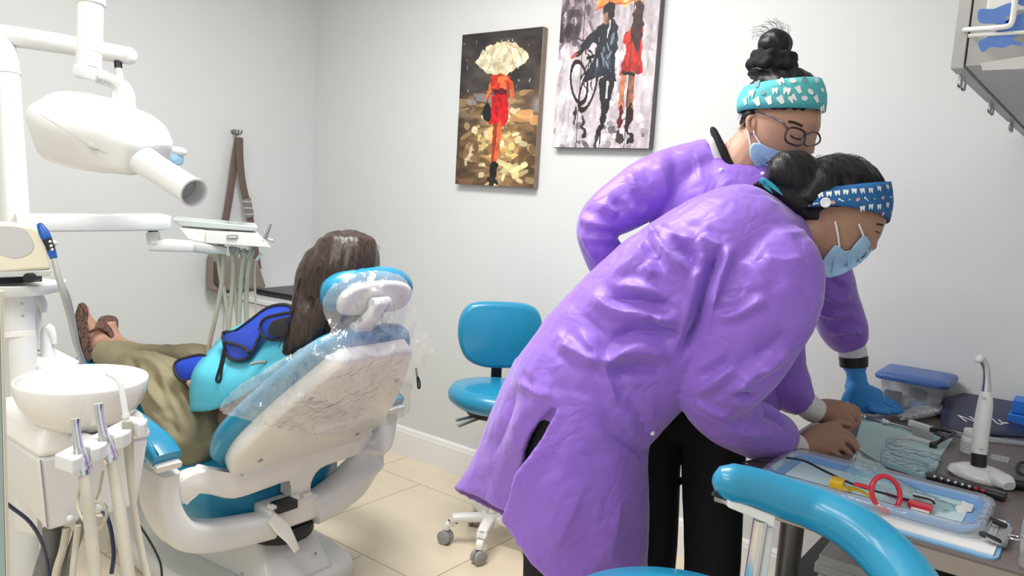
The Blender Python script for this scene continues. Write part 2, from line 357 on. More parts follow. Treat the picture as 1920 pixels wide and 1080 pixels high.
# pedestal
b = NB(); extrude(b, smooth2([(-2.95, 1.36), (-2.75, 1.27), (-2.3, 1.25), (-2.02, 1.30), (-1.965, 1.40), (-1.965, 1.66), (-2.02, 1.76), (-2.3, 1.80), (-2.75, 1.78), (-2.95, 1.7)], 4), (0, 0, 0), (1, 0, 0), (0, 1, 0), (0, 0, 1), .0, .085, .02); link('base_plate', b, 'white_plastic', ch, angle=50)
b = NB(); boxpts(b, [(-2.45, 1.36, .08), (-1.985, 1.40, .08), (-1.985, 1.66, .08), (-2.45, 1.72, .08), (-2.42, 1.40, .235), (-2.10, 1.43, .215), (-2.10, 1.63, .215), (-2.42, 1.66, .235)]); bc = link('base_cover', b, 'white_plastic', ch, bevel=.018, seg=3)
for x, y in ((453, 1076), (575, 1010), (591, 1038)):
    p = hx(x, y, -2.02); b = NB(); lathe(b, [(0, 0), (.005, 0), (.005, .003), (0, .003)], p, (1, 0, .6), 10); link('screw_cap', b, 'grey_plastic', bc)
b = NB(); bar(b, [(-2.35, 1.53, .09), (-2.3, 1.53, .2), (-2.22, 1.53, .29)], [.24, .22, .2], [.16, .15, .13], up=(1, 0, 0), smooth=4, pw=4); link('lift_column', b, 'warm_white', ch, angle=60)
b = NB(); lathe(b, [(0, 0), (.11, 0), (.115, .01), (.115, .035), (.105, .045), (0, .045)], (-2.13, 1.53, .205), (0, 0, 1), 30); link('bellows_ring', b, 'black_rubber', ch)
# headrest
hc = V(-1.722, 1.545, 1.075); ha = V(.42, -.06, .80).normalized(); hb = V(.10, 1, 0); hb = (hb-ha*hb.dot(ha)).normalized(); hn = hb.cross(ha).normalized()
if hn.x > 0: hn = -hn
ho = smooth2([(-.062, -.12), (-.072, 0), (-.062, .12), (-.02, .152), (.03, .145), (.062, .09), (.072, 0), (.062, -.09), (.03, -.145), (-.02, -.152)], 4)
b = NB(); extrude(b, ho, hc, ha, hb, hn, -.012, .06, .026); hp = link('headrest_pad', b, 'blue_vinyl', ch, angle=60)
b = NB(); extrude(b, [(x*.8, y*.84) for x, y in ho], hc, ha, hb, hn, -.005, -.032, .01); link('headrest_shell', b, 'warm_white', hp, angle=50)
br = thing_part = None
b = NB(); q0 = hy(676, 614, 1.50); q1 = hy(712, 568, 1.53)-hn*.0; bar(b, [q0, q0.lerp(q1, .5)+V(.012, 0, 0), q1], [.055, .05, .055], [.028, .03, .026], up=(1, 0, -.3), smooth=4, pw=4); hbk = link('headrest_bracket', b, 'white_plastic', ch, angle=60)
for c in (q0, q1):
    b = NB(); tube(b, [c+V(0, -.03, 0), c+V(0, .035, 0)], .018, 18); link('pivot_knob', b, 'white_plastic', hbk, bevel=.004)
b = NB(); tube(b, [q0+V(.02, -.02, .03), q0+V(.022, -.024, .03)], .006, 12); link('screw_cap', b, 'grey_plastic', hbk)
b = NB(); addbox(b, hy(652, 606, 1.535), (.03, .13, .055), (0, -.8, 0)); link('headrest_dark_slot', b, 'black_plastic', ch, bevel=.008)  # black block stands in for the dark slot between headrest and backrest
# ================================================================== LIGHT POLE, X-RAY, DELIVERY ARM, CUSPIDOR
mat('bowl_white', (.84, .83, .80), .14, var=.01, coat=.5)
mat('beige_plastic', (.80, .74, .58), .4, var=.03)
mat('panel_grey', (.55, .55, .54), .4)
mat('hose_grey', (.52, .485, .39), .45, var=.05)
mat('cord_grey', (.36, .36, .34), .45); mat('hose_dark', (.20, .195, .18), .5, var=.08)
mat('navy_hose', (.015, .02, .07), .25, coat=.5)
mat('pen_blue', (.01, .10, .42), .35)
mat('glass_green', (.55, .62, .60), .15, var=.08, scale=14)
mat('lens_grey', (.42, .43, .42), .35)
mat('light_blue', (.25, .45, .62), .4)
# ---- operating light: pole, elbow, swing arm, lamp head
ol = thing('operating_light', 'white operating light on a bent pole with a swing arm, behind the x-ray head', 'lamp', at(30, 470, 2.2))
pb_ = at(36, 560, 2.36)
b = NB(); tube(b, [V(pb_.x, pb_.y, .02), V(pb_.x, pb_.y, .6), pb_, at(29, 420, 2.36), at(22, 300, 2.36), at(13, 150, 2.36), at(9, 112, 2.36), at(-6, 82, 2.36), at(-40, 70, 2.36), at(-70, 72, 2.36)], [.042, .042, .042, .0405, .0385, .0365, .0385, .0395, .0385, .0365], 22, smooth=5); link('pole', b, 'white_plastic', ol)
b = NB(); tube(b, [at(11, 133, 2.36), at(11.5, 140, 2.36)], .040, 22); link('pole_collar', b, 'white_plastic', ol)
b = NB(); tube(b, [at(-60, 56, 2.36), at(0, 65, 2.37), at(120, 83, 2.40), at(236, 104, 2.45)], [.032, .0318, .030, .027], 20, round_end=False, smooth=4); link('swing_arm', b, 'white_plastic', ol)
b = NB(); ball(b, at(240, 104.5, 2.45), .028, .028, .028); link('arm_cap', b, 'white_plastic', ol)
b = NB(); tube(b, [at(221, 112, 2.44), at(222, 128, 2.44)], .012, 12); link('lamp_pivot', b, 'black_plastic', ol)
b = NB(); tube(b, [at(222, 126, 2.44), at(224, 150, 2.44), at(215, 180, 2.44), at(222, 200, 2.42), at(250, 208, 2.40), at(285, 225, 2.38), at(308, 255, 2.36), at(320, 285, 2.34)], [.010, .011, .010, .010, .010, .012, .012, .013], 12, smooth=4); link('lamp_yoke', b, 'white_plastic', ol)
b = NB(); pxloft(b, [(225, 235, 2.42, 20, .03), (250, 240, 2.40, 34, .05), (280, 252, 2.38, 32, .05), (300, 270, 2.36, 22, .04)], 20, 2.6); link('lamp_head', b, 'warm_white', ol, angle=180)
b = NB(); tube(b, [at(312, 280, 2.33), at(342, 285, 2.33)], .013, 14, round_end=True); hl = link('lamp_handle', b, 'white_plastic', ol)
b = NB(); pxloft(b, [(322, 291, 2.33, 12, .012), (331, 299, 2.33, 13, .012), (334, 309, 2.33, 8, .008)], 14, 3); link('handle_grip', b, 'light_blue', hl)
# ---- x-ray head on its arm
xr = thing('xray_unit', 'white dental x-ray head with a round cone hanging from a jointed arm', 'x-ray machine', at(168, 0, 2.0))
b = NB(); tube(b, [at(171, -420, 2.0), at(171, -60, 2.0), at(170, 4, 2.0)], .034, 24); xa = link('arm_tube', b, 'white_plastic', xr)
b = NB(); tube(b, [at(171, -30, 2.0), at(171, 9, 2.0)], .0335, 24); link('arm_collar', b, 'white_plastic', xr)
b = NB(); tube(b, [at(170, 6, 2.0), at(168, 100, 2.0)], .0305, 24); link('arm_tube', b, 'warm_white', xr, bevel=.002)
b = NB(); tube(b, [at(167, 99, 2.0), at(166, 128, 2.0)], .0305, 24); link('arm_sleeve', b, 'white_plastic', xr, bevel=.002)
b = NB(); bar(b, [at(147, 134, 1.99), at(166, 136, 1.99), at(190, 143, 1.98)], [.05, .064, .05], [.034, .034, .03], smooth=4); link('knuckle', b, 'white_plastic', xr, angle=60)
for off in (0, 1):
    b = NB(); tube(b, [at(182, 140+8*off, 1.98+.03*off), at(210-6*off, 147+8*off, 1.97+.03*off), at(232-10*off, 158+8*off, 1.96+.03*off), at(244-14*off, 178+6*off, 1.95+.03*off), at(246-16*off, 214, 1.95+.03*off)], [.0105, .011, .011, .011, .011], 14, smooth=5); link('yoke_arm', b, 'white_plastic', xr)
b = NB()
pxloft(b, [(84, 232, 1.97, 18, .03), (90, 230, 1.965, 40, .055), (104, 232, 1.96, 54, .075), (130, 240, 1.945, 58, .085), (165, 248, 1.93, 57, .088), (200, 256, 1.915, 55, .088), (235, 268, 1.90, 51, .084), (262, 282, 1.885, 44, .076), (278, 293, 1.875, 38, .066), (286, 299, 1.87, 27, .045)], 36, 4.2, 4, -.62)
xh = link('tube_head', b, 'white_plastic', xr, angle=180, sub=1)
bv = bvh_of(xh.data)
def onto(bv, pts, off=.0008): return [pick(bv, x, y)-ray(x, y).normalized()*off for x, y in pts if pick(bv, x, y) is not None]
b = NB(); tube(b, crom(onto(bv, [(75, 214), (105, 232), (140, 254), (165, 270), (200, 286), (245, 305)], .0), 4), .0011, 6); link('seam', b, 'panel_grey', xh)
b = NB(); p = onto(bv, [(173, 272)], -.002)[0]; pxloft(b, [(164, 267, depth(p), 3, .004), (172, 272, depth(p), 8, .006), (184, 279, depth(p), 3, .004)], 12); link('angle_marker', b, 'panel_grey', xh)
p = at(132, 296, 1.93); b = NB(); tube(b, [p, p+V(0, 0, -.012)], .004, 8); link('indicator', b, 'light_blue', xh)
c0, c1 = at(266, 299, 1.86), at(364, 362, 1.76); cd = (c1-c0).normalized()
b = NB(); R_ = .0325; Lc = (c1-c0).length
lathe(b, [(0, 0), (.036, 0), (.0345, .03), (R_, .06), (R_, Lc-.012), (R_+.0015, Lc-.010), (R_+.0015, Lc), (R_-.003, Lc), (R_-.0045, Lc-.05), (0, Lc-.05)], c0, cd, 36); cn = link('cone', b, 'white_plastic', xr, angle=30)
b = NB(); lathe(b, [(0, 0), (R_-.005, 0), (R_-.005, .001), (0, .001)], c0+cd*(Lc-.040), cd, 30); link('cone_window', b, 'lens_grey', cn)
# ---- delivery unit: flat arm, elbow, instrument head with tray and handpieces
du = thing('delivery_unit', 'white instrument delivery head with a tray and hanging handpiece hoses on a long flat arm', 'dental unit', at(36, 440, 2.34))
b = NB(); q = [at(30, 417.5, 2.32), at(180, 417, 2.45), at(300, 416, 2.58), at(312, 416.5, 2.60)]; bar(b, q, [.06, .058, .056, .05], [.055, .0555, .0562, .046], pw=7); arm = link('flat_arm', b, 'white_plastic', du, angle=50)
b = NB(); lathe(b, [(0, 0), (.003, 0), (.003, .002), (0, .002)], at(297, 428, 2.56), -CF, 10); link('screw', b, 'grey_plastic', arm)
b = NB(); tube(b, [at(287, 428, 2.60), at(287, 442, 2.60)], .0165, 16); link('elbow_pin', b, 'black_plastic', du)
b = NB(); bar(b, [at(287, 436, 2.60), at(288, 448, 2.60), at(289, 458, 2.60)], .036, .042, up=CF); link('elbow', b, 'white_plastic', du)
b = NB(); bar(b, [at(280, 459, 2.60), at(320, 460, 2.62), at(362, 462, 2.65)], [.045, .05, .048], [.040, .042, .038], pw=5); link('lower_arm', b, 'white_plastic', du, angle=60)
b = NB(); bar(b, [at(345, 461, 2.645), at(390, 466, 2.68), at(425, 470, 2.70)], [.044, .044, .036], [.034, .036, .026], pw=5); link('lower_arm', b, 'panel_grey', du, angle=60)
D = 2.66
def hexa(name, m, T, B, Df, Db, parent, **k):
    """box whose front face is the pixel quad T0,T1,B1,B0; back face the same pushed away"""
    bm = NB(); sh_ = ray(420, 440).normalized(); back = V(sh_.x, sh_.y, 0)*Db
    f = [at(*p, Df) for p in (B[0], B[1], T[1], T[0])]; bk = [p+back for p in f]
    boxpts(bm, [f[0], f[1], bk[1], bk[0], f[3], f[2], bk[2], bk[3]]); return link(name, bm, m, parent, **k)
hd = hexa('instrument_head', 'white_plastic', ((385, 433), (482, 437)), ((385, 456), (509, 465)), D, .20, du, bevel=.003)
hexa('head_side', 'warm_white', ((336, 428), (386, 432)), ((352, 449), (386, 456)), D+.01, .18, du, bevel=.004)
b = NB(); extrude(b, rrect(.038, .014, .004), at(436, 444, D-.002), CR, CD, CF, -.003, .004); pl = link('name_plate', b, 'grey_plastic', hd)
b = NB(); extrude(b, rrect(.028, .005, .002), at(436, 444.5, D-.0055), CR, CD, CF, -.001, .001); link('plate_text', b, 'chrome', pl)
b = NB(); f = [at(322, 411, 2.70), at(484, 425, 2.66), at(481, 434, 2.66), at(336, 423, 2.70)]; bk = V(ray(420, 440).x, ray(420, 440).y, 0).normalized()*.22
boxpts(b, [f[3], f[2], f[2]+bk, f[3]+bk, f[0], f[1], f[1]+bk, f[0]+bk]); link('glass_tray', b, 'glass_green', du, bevel=.003)
b = NB(); tube(b, [at(495, 447, 2.66), at(501, 437, 2.66), at(507, 420, 2.66)], [.005, .006, .0055], 10, smooth=3); tube(b, [at(491, 421, 2.68), at(499, 441, 2.67)], .002, 6); tube(b, [at(500, 447, 2.67), at(512, 452, 2.67)], [.006, .007], 10); link('probe_holder', b, 'steel', du)
hoses = [((433, 462), (438, 500), (434, 560), (426, 640), (424, 700), .0062), ((447, 470), (441, 485), (440, 530), (446, 600), (450, 660), .0058), ((453, 470), (452, 480), (457, 520), (463, 570), (466, 620), .0028), ((462, 470), (455, 500), (450, 560), (447, 620), (446, 690), .0062), ((474, 470), (468, 490), (463, 530), (462, 580), (464, 640), .0062), ((408, 472), (414, 520), (424, 570), (430, 640), (432, 700), .0058), ((420, 472), (416, 530), (405, 590), (392, 650), (384, 720), .006), ((481, 486), (478, 510), (479, 560), (482, 620), (484, 660), .0026)]
for *pp, r in hoses:
    b = NB(); tube(b, [at(x, y, 2.72+.02*i) for i, (x, y) in enumerate(pp)], r*1.35, 10, smooth=6); link('hose', b, 'hose_grey', du)
for x, y in ((440, 468), (447, 470), (458, 472), (470, 474)):
    b = NB(); tube(b, [at(x, y-6, 2.70), at(x-1, y+4, 2.70)], .008, 10); link('hose_nut', b, 'grey_plastic', du)
b = NB(); tube(b, [at(489, 476, 2.67), at(481, 487, 2.68)], .0055, 10); link('handpiece_tip', b, 'chrome', du)
# ---- cuspidor tower
cu = thing('cuspidor_unit', 'white cuspidor tower with a spittoon bowl, spouts and a water box below', 'dental unit', at(60, 1060, 2.0))
rim = at(154, 708, 1.93)
b = NB(); R_ = .151
lathe(b, [(0, -.128), (.05, -.127), (.085, -.118), (.118, -.09), (.137, -.06), (.148, -.03), (R_, -.006), (R_-.001, 0), (R_-.006, .001), (R_-.011, -.004), (.136, -.03), (.12, -.058), (.09, -.083), (.04, -.095), (.012, -.1), (0, -.1)], rim, (0, 0, 1), 56); bw = link('bowl', b, 'bowl_white', cu, angle=70)
b = NB(); tube(b, [at(150, 790, 1.97), at(146, 830, 1.98), at(120, 800, 2.02)], [.07, .04, .03], 16); link('bowl_stem', b, 'white_plastic', cu)
b = NB(); pxloft(b, [(90, 770, 2.02, 20, .05), (125, 800, 1.98, 24, .05), (165, 825, 1.94, 20, .04), (215, 820, 1.90, 14, .03)], 16, 3.2); link('bowl_bracket', b, 'white_plastic', cu, angle=180)
# water box with its corner towards us
cx = at(88, 998, 1.86); zt = at(60, 775, 1.93).z
b = NB(); boxpts(b, [(cx.x-.30, cx.y+.02, cx.z+.025), (cx.x, cx.y, cx.z), (cx.x+.02, cx.y+.21, cx.z+.01), (cx.x-.30, cx.y+.25, cx.z+.03), (cx.x-.34, cx.y-.01, zt-.07), (cx.x, cx.y-.015, zt-.07), (cx.x+.02, cx.y+.24, zt-.07), (cx.x-.34, cx.y+.26, zt-.07)]); wb = link('water_box', b, 'white_plastic', cu, bevel=.012, seg=3)
b = NB(); boxpts(b, [(cx.x-.35, cx.y-.018, zt-.072), (cx.x+.006, cx.y-.022, zt-.072), (cx.x+.028, cx.y+.25, zt-.072), (cx.x-.35, cx.y+.27, zt-.072), (cx.x-.34, cx.y, zt), (cx.x-.01, cx.y, zt), (cx.x+.01, cx.y+.23, zt), (cx.x-.34, cx.y+.25, zt)]); link('box_lid', b, 'warm_white', cu, bevel=.018, seg=3)
p = at(122, 965, 1.90); b = NB(); ball(b, V(cx.x+.018, p.y, p.z), .009); link('knob', b, 'white_plastic', wb)
b = NB(); tube(b, [V(cx.x+.001, cx.y-.012, zt-.075), V(cx.x+.001, cx.y+.001, cx.z+.01)], .0018, 6); link('panel_seam', b, 'grey_plastic', wb)
b = NB(); boxpts(b, [at(26, 1000, 2.05), at(72, 1008, 2.0), at(80, 1006, 2.1), at(35, 998, 2.15), at(26, 900, 2.05), at(72, 900, 2.0), at(80, 900, 2.1), at(35, 900, 2.15)]); link('filter_cup', b, 'white_plastic', cu, bevel=.01)
# tower column, platform, spouts, round shelf
b = NB(); tube(b, [at(34, 548, 2.1), at(36, 620, 2.1)], .0385, 26); link('column', b, 'white_plastic', cu, bevel=.002)
b = NB(); tube(b, [at(36.5, 619, 2.1), at(37, 632, 2.1)], .0385, 26); link('column_ring', b, 'warm_white', cu, bevel=.003)
b = NB(); tube(b, [at(42, 630, 2.1), at(48, 780, 2.1)], [.033, .034], 26); link('column', b, 'white_plastic', cu)
b = NB(); tube(b, [at(0, 550, 2.12), at(3, 900, 2.12)], .01, 12); link('side_rail', b, 'warm_white', cu)
for p in ((43, 569), (45, 592)):
    q = at(*p, 2.055); b = NB(); lathe(b, [(0, 0), (.0035, 0), (.0035, .003), (0, .003)], q-CF*.004, -CF, 10); link('screw', b, 'grey_plastic', cu)
b = NB(); boxpts(b, [at(46, 730, 2.12), at(92, 740, 2.09), at(165, 740, 2.18), at(110, 740, 2.3), at(43, 664, 2.12), at(86, 690, 2.09), at(160, 680, 2.18), at(100, 650, 2.3)]); link('spout_platform', b, 'white_plastic', cu, bevel=.008, seg=3)
b = NB(); tube(b, [at(70, 656, 2.22), at(67, 600, 2.22), at(66, 572, 2.22), at(71, 558, 2.22), at(79, 570, 2.22), at(82, 586, 2.22)], [.0175, .0155, .015, .015, .013, .009], 16, smooth=4); link('cup_filler', b, 'white_plastic', cu)
b = NB(); tube(b, [at(91, 675, 2.16), at(88, 640, 2.16), at(87, 625, 2.16), at(91, 616, 2.16), at(98, 628, 2.16), at(102, 645, 2.16)], [.0185, .0165, .0155, .0145, .011, .007], 16, smooth=4); link('rinse_spout', b, 'white_plastic', cu)
for p, d in (((91, 675), 2.16), ((70, 656), 2.22)):
    b = NB(); lathe(b, [(0, 0), (.022, 0), (.022, .003), (0, .003)], at(*p, d)-V(0, 0, .002), (0, 0, 1), 20); link('spout_ring', b, 'grey_plastic', cu)
b = NB(); tc = at(18, 528, 2.12); lathe(b, [(0, -.03), (.10, -.03), (.128, -.022), (.135, -.008), (.135, .002), (.130, .004), (.126, -.004), (0, -.005)], tc, (0, 0, 1), 44); link('round_shelf', b, 'white_plastic', cu, angle=50)
# ---- beige box device on the shelf
bd = thing('ultrasonic_device', 'beige tabletop device with a sloping grey front panel on the round shelf', 'device', tc)
ex, ey = (CR*.97+CF*.1).normalized(), V(0, 0, 1); ez = V(-CF.x, -CF.y, 0).normalized(); fr = at(0, 500, 2.03)
def dp(x, y, d=0): return at(x, y, 2.04)-ez*d
prof = [(-90, 517), (96, 505), (93, 478), (86, 452), (74, 432), (60, 424), (20, 420), (-90, 416)]
b = NB(); fr_ = [dp(*p) for p in smooth2(prof, 1)]; bk_ = [CAM+(p-CAM)*1.055+V(0, 0, .006) for p in fr_]; skin(b, [fr_, bk_]); bo = link('housing', b, 'beige_plastic', bd, bevel=.008, seg=3, angle=50)
b = NB(); f = [dp(-90, 524, -.004), dp(95, 517, -.004), dp(97, 506, -.004), dp(-90, 514, -.004)]; k = V(ray(0, 520).x, ray(0, 520).y, 0).normalized()*.13; boxpts(b, [f[0], f[1], f[1]+k, f[0]+k, f[3], f[2], f[2]+k, f[3]+k]); link('base_strip', b, 'panel_grey', bd, bevel=.003)
b = NB(); pp = [dp(x, y, -.002) for x, y in smooth2([(-70, 425), (0, 424), (44, 428), (58, 445), (64, 462), (54, 477), (28, 484), (8, 479), (-30, 470), (-70, 470)], 3)]; skin(b, [pp, [p-ez*.004 for p in pp]]); link('front_panel', b, 'panel_grey', bd, smooth=False)
b = NB(); tube(b, [dp(61, 520, -.02), dp(61, 520, .02)], .013, 16); link('socket', b, 'black_plastic', bd)
b = NB(); addbox(b, tc+V(-.02, 0, .012), (.16, .12, .018)); link('foot', b, 'black_plastic', bd, bevel=.003)
# ---- scaler pen with its cord, resting on a hook beside the device
sp = thing('scaler_handpiece', 'blue and black pen handpiece with a grey cord in a side holder', 'handpiece', at(101, 488, 2.02))
b = NB(); tube(b, [at(76, 424, 2.02), at(82, 436, 2.02), at(88, 448, 2.02)], [.009, .0125, .0125], 14, smooth=3, round_end=True); link('grip', b, 'pen_blue', sp)
b = NB(); tube(b, [at(86, 444, 2.02), at(92, 458, 2.02), at(97, 472, 2.02)], [.0125, .011, .0105], 14, smooth=3); g = link('body', b, 'black_plastic', sp)
for x, y in ((94, 453), (96, 461), (98, 468)):
    b = NB(); ball(b, at(x, y, 2.008), .004, n=8); link('button', b, 'white_plastic', g)
b = NB(); tube(b, [at(96, 470, 2.02), at(101, 484, 2.02)], [.011, .009], 14); link('collar', b, 'pen_blue', sp)
b = NB(); tube(b, [at(100, 483, 2.02), at(110, 520, 2.0), at(122, 560, 2.0), at(133, 600, 2.04), at(143, 645, 2.10), at(155, 680, 2.18), at(165, 720, 2.26)], [.006, .0075, .008, .008, .008, .008, .008], 10, smooth=5); link('cord', b, 'cord_grey', sp)
b = NB(); tube(b, [at(112, 522, 2.015), at(128, 555, 2.02), at(139, 605, 2.06), at(149, 665, 2.14), at(158, 700, 2.22)], .005, 10, smooth=5); link('cord', b, 'cord_grey', sp)
b = NB(); tube(b, [at(101, 456, 2.03), at(98, 460, 2.05)], .008, 10, round_end=True); link('holder_hook', b, 'white_plastic', cu)
# ---- suction holder with two metal tips and one thin ejector
b = NB(); HO = at(190, 850, 1.62); hu = (at(262, 812, 1.70)-at(135, 880, 1.55)).normalized(); hv = V(0, 0, 1).cross(hu).normalized(); hv = -hv if hv.dot(CF) > 0 else hv
Lh = (at(262, 812, 1.70)-at(135, 880, 1.55)).length; H0 = at(135, 866, 1.56)
def arc(cx, cy, r, a0, a1, n=8): return [(cx+r*math.cos(a0+(a1-a0)*i/n), cy+r*math.sin(a0+(a1-a0)*i/n)) for i in range(n+1)]
# outline in (along, towards us): notches open to the front
ol_ = [(-.012, -.035), (Lh+.01, -.035), (Lh+.014, .01)]
for c in (.83, .47, .12):
    ol_ += [(Lh*c+.022, .026)]+arc(Lh*c, .004, .016, 1.0, -PI-1.0+.0, 10)+[(Lh*c-.022, .026)]
ol_ += [(-.016, .02)]
extrude(b, ol_, H0, hu, hv, (0, 0, 1), -.015, .015); link('instrument_holder', b, 'white_plastic', cu, smooth=False, bevel=.003)
b = NB(); tube(b, [H0+hu*Lh*.6-hv*.03, at(170, 830, 1.8), at(130, 815, 1.95)], [.014, .018, .02], 12, smooth=3); link('holder_arm', b, 'white_plastic', cu)
def suction(label, pts, mats, pr, hose, hr):
    t = thing('suction_handpiece', label, 'suction hose', hose[-1])
    b = NB(); tube(b, pts, pr, 18, smooth=4); link('tip', b, mats, t)
    k = min(range(len(pts)), key=lambda i: (pts[i]-H0).length)
    b = NB(); d = (pts[-1]-pts[-2]).normalized(); lathe(b, [(0, -.004), (pr[-1]*1.35, -.004), (pr[-1]*1.35, .004), (0, .004)], pts[-2].lerp(pts[-1], .55), d, 18); link('ring', b, mats, t)
    b = NB(); tube(b, hose, hr, 14, smooth=6); link('hose', b, 'hose_grey', t); return t
suction('chrome suction handpiece in the holder slot farthest left', [at(141, 785, 1.57), at(142, 800, 1.57), at(147, 835, 1.57), at(152, 860, 1.57), at(156, 890, 1.57)], 'chrome', [.0098, .0082, .0095, .0150, .0135], [at(157, 885, 1.57), at(163, 930, 1.56), at(171, 1000, 1.55), at(178, 1080, 1.53), at(182, 1180, 1.5)], [.0105, .0115, .012, .012, .012])
suction('chrome suction handpiece in the middle slot of the holder', [at(184, 757, 1.63), at(186, 775, 1.63), at(194, 815, 1.63), at(201, 840, 1.63), at(208, 868, 1.63)], 'chrome', [.0102, .0086, .010, .0158, .013], [at(209, 862, 1.63), at(217, 910, 1.62), at(228, 980, 1.60), at(241, 1080, 1.57), at(256, 1180, 1.54)], [.011, .0115, .0125, .0125, .0125])
suction('thin white saliva ejector in the slot nearest the blue armrest', [at(200, 700, 1.69), at(219, 710, 1.69), at(228, 730, 1.69), at(234, 765, 1.69), at(238, 792, 1.69)], 'bowl_white', [.0055, .006, .0062, .0062, .006], [at(238, 790, 1.69), at(241, 840, 1.69), at(247, 920, 1.67), at(259, 1000, 1.65), at(276, 1080, 1.62), at(300, 1180, 1.58)], [.0105, .0105, .007, .0072, .0075, .0075])
# loose hoses below the box
def cable(name, label, pts, r, m, n=10, cat='hose'):
    b = NB(); tube(b, pts, r, n, smooth=6); return tag(link(name, b, m), label, cat)
b = NB(); P_ = crom([at(100, 990, 1.93), at(96, 1030, 1.93), at(82, 1075, 1.92), at(66, 1140, 1.9), at(50, 1200, 1.88)], 14)
pp, rr = [], []
for i, (p, q) in enumerate(zip(P_, P_[1:])): pp += [p, p.lerp(q, .5)]; rr += [.0245, .0215]
tube(b, pp, rr, 18); tag(link('corrugated_hose', b, 'hose_dark', angle=180), 'dark grey corrugated drain hose under the water box', 'hose')
cable('drain_hose', 'beige grey hose beside the corrugated hose under the water box', [at(125, 990, 1.9), at(118, 1030, 1.9), at(104, 1080, 1.88), at(92, 1180, 1.85)], .0095, 'hose_grey')
cable('drain_hose', 'dark hose slanting behind the leftmost suction hose under the water box', [at(160, 960, 1.92), at(140, 1020, 1.92), at(118, 1080, 1.92), at(90, 1180, 1.92)], .013, 'hose_dark')
cable('drain_hose', 'pale grey hose hanging straight down under the water box corner', [at(146, 985, 1.88), at(141, 1030, 1.88), at(136, 1080, 1.86), at(133, 1180, 1.84)], .0075, 'hose_grey')
cable('looped_tube', 'thin pale tube looped around the suction hoses', [at(193, 880, 1.68), at(186, 920, 1.72), at(178, 940, 1.72), at(192, 945, 1.66), at(200, 965, 1.65), at(188, 990, 1.66), at(165, 985, 1.7), at(146, 955, 1.74), at(148, 925, 1.75), at(158, 895, 1.7)], .0034, 'hose_grey')
cable('navy_tube', 'glossy navy tube curving down beside the middle suction hose', [at(186, 955, 1.75), at(200, 968, 1.72), at(209, 1000, 1.72), at(213, 1040, 1.72), at(209, 1075, 1.72)], .0048, 'navy_hose')
cable('navy_cable', 'dark navy cable curving in front of the water box at the left edge', [at(2, 935, 1.6), at(20, 950, 1.62), at(55, 978, 1.65), at(78, 1015, 1.68), at(90, 1060, 1.7), at(96, 1120, 1.7)], .0042, 'navy_hose')
cable('floor_cable', 'thin black cable running down the chair base beside the thin ejector hose', [at(262, 985, 1.95), at(275, 1005, 1.95), at(292, 1035, 1.98), at(302, 1062, 2.0), at(304, 1100, 2.0)], .003, 'black_rubber', 8)
b = NB(); lathe(b, [(0, -.006), (.015, -.006), (.015, .006), (.009, .008), (0, .008)], at(188, 955, 1.74), -CF, 14); addbox(b, at(184, 952, 1.75), (.012, .012, .02)); tag(link('valve_fitting', b, 'chrome'), 'small chrome valve fitting inside the looped pale tube', 'valve')
# ================================================================== STOOL, BAG, SIDE CABINET, PAINTINGS
# ---- work stool behind the gowned assistant
st = thing('work_stool', 'blue upholstered work stool on a white five-star wheeled base by the wall', 'stool', (-1.83, 2.33, 0))
sc = V(-1.83, 2.33, 0); sa = V(.80, -.60, 0); sb_ = V(.60, .80, 0)     # seat front direction / across
bo = smooth2([(-.15, -.10), (-.185, -.02), (-.18, .07), (-.13, .125), (0, .135), (.13, .125), (.18, .07), (.185, -.02), (.15, -.10), (.08, -.135), (0, -.14), (-.08, -.135)], 4)
bc_ = at(938, 627, 3.18); bu = (CR*.98+CF*.15).normalized(); bu.z = 0; bu.normalize(); bv_ = V(0, 0, 1); bnn = bu.cross(bv_).normalized(); bnn = -bnn if bnn.dot(CF) > 0 else bnn
b = NB(); extrude(b, [(x*.93, y*1.0) for x, y in bo], bc_, bu, bv_, bnn, -.035, .025, .02); link('backrest', b, 'blue_vinyl', st, angle=60)
b = NB(); bar(b, [bc_-bnn*.04, bc_-bnn*.05+V(0, 0, -.16), bc_-bnn*.02+V(0, 0, -.30), bc_+bnn*.06+V(0, 0, -.33)], .045, .012, up=-bnn, smooth=4); link('back_bracket', b, 'black_plastic', st, angle=60)
s0 = at(934, 744, 3.02)
b = NB(); lathe(b, [(0, -.045), (.10, -.045), (.16, -.035), (.185, -.012), (.188, .012), (.175, .034), (.14, .042), (0, .045)], s0, (0, 0, 1), 44, 1.08, 1.0); link('seat', b, 'blue_vinyl', st, angle=180)
b = NB(); lathe(b, [(0, 0), (.12, 0), (.12, .02), (0, .02)], s0-V(0, 0, .066), (0, 0, 1), 28); link('seat_plate', b, 'black_plastic', st)
b = NB(); hub = V(s0.x, s0.y, 0); tube(b, [hub+V(0, 0, .12), hub+V(0, 0, .45)], .025, 18); link('gas_lift', b, 'chrome', st)
for d in ((855, 788), (858, 799)):
    b = NB(); e = at(*d, 2.98); bar(b, [s0+V(0, 0, -.06), e.lerp(s0+V(0, 0, -.06), .35), e], [.02, .025, .03], .008, smooth=3); link('lever', b, 'steel', st, angle=60)
ang0 = math.atan2(hz(838, 1005, .03).y-hub.y, hz(838, 1005, .03).x-hub.x); armL = (hz(838, 1005, .03)-V(hub.x, hub.y, .03)).length
b = NB(); lathe(b, [(0, .085), (.045, .085), (.04, .13), (0, .135)], hub, (0, 0, 1), 24); link('base_hub', b, 'warm_white', st)
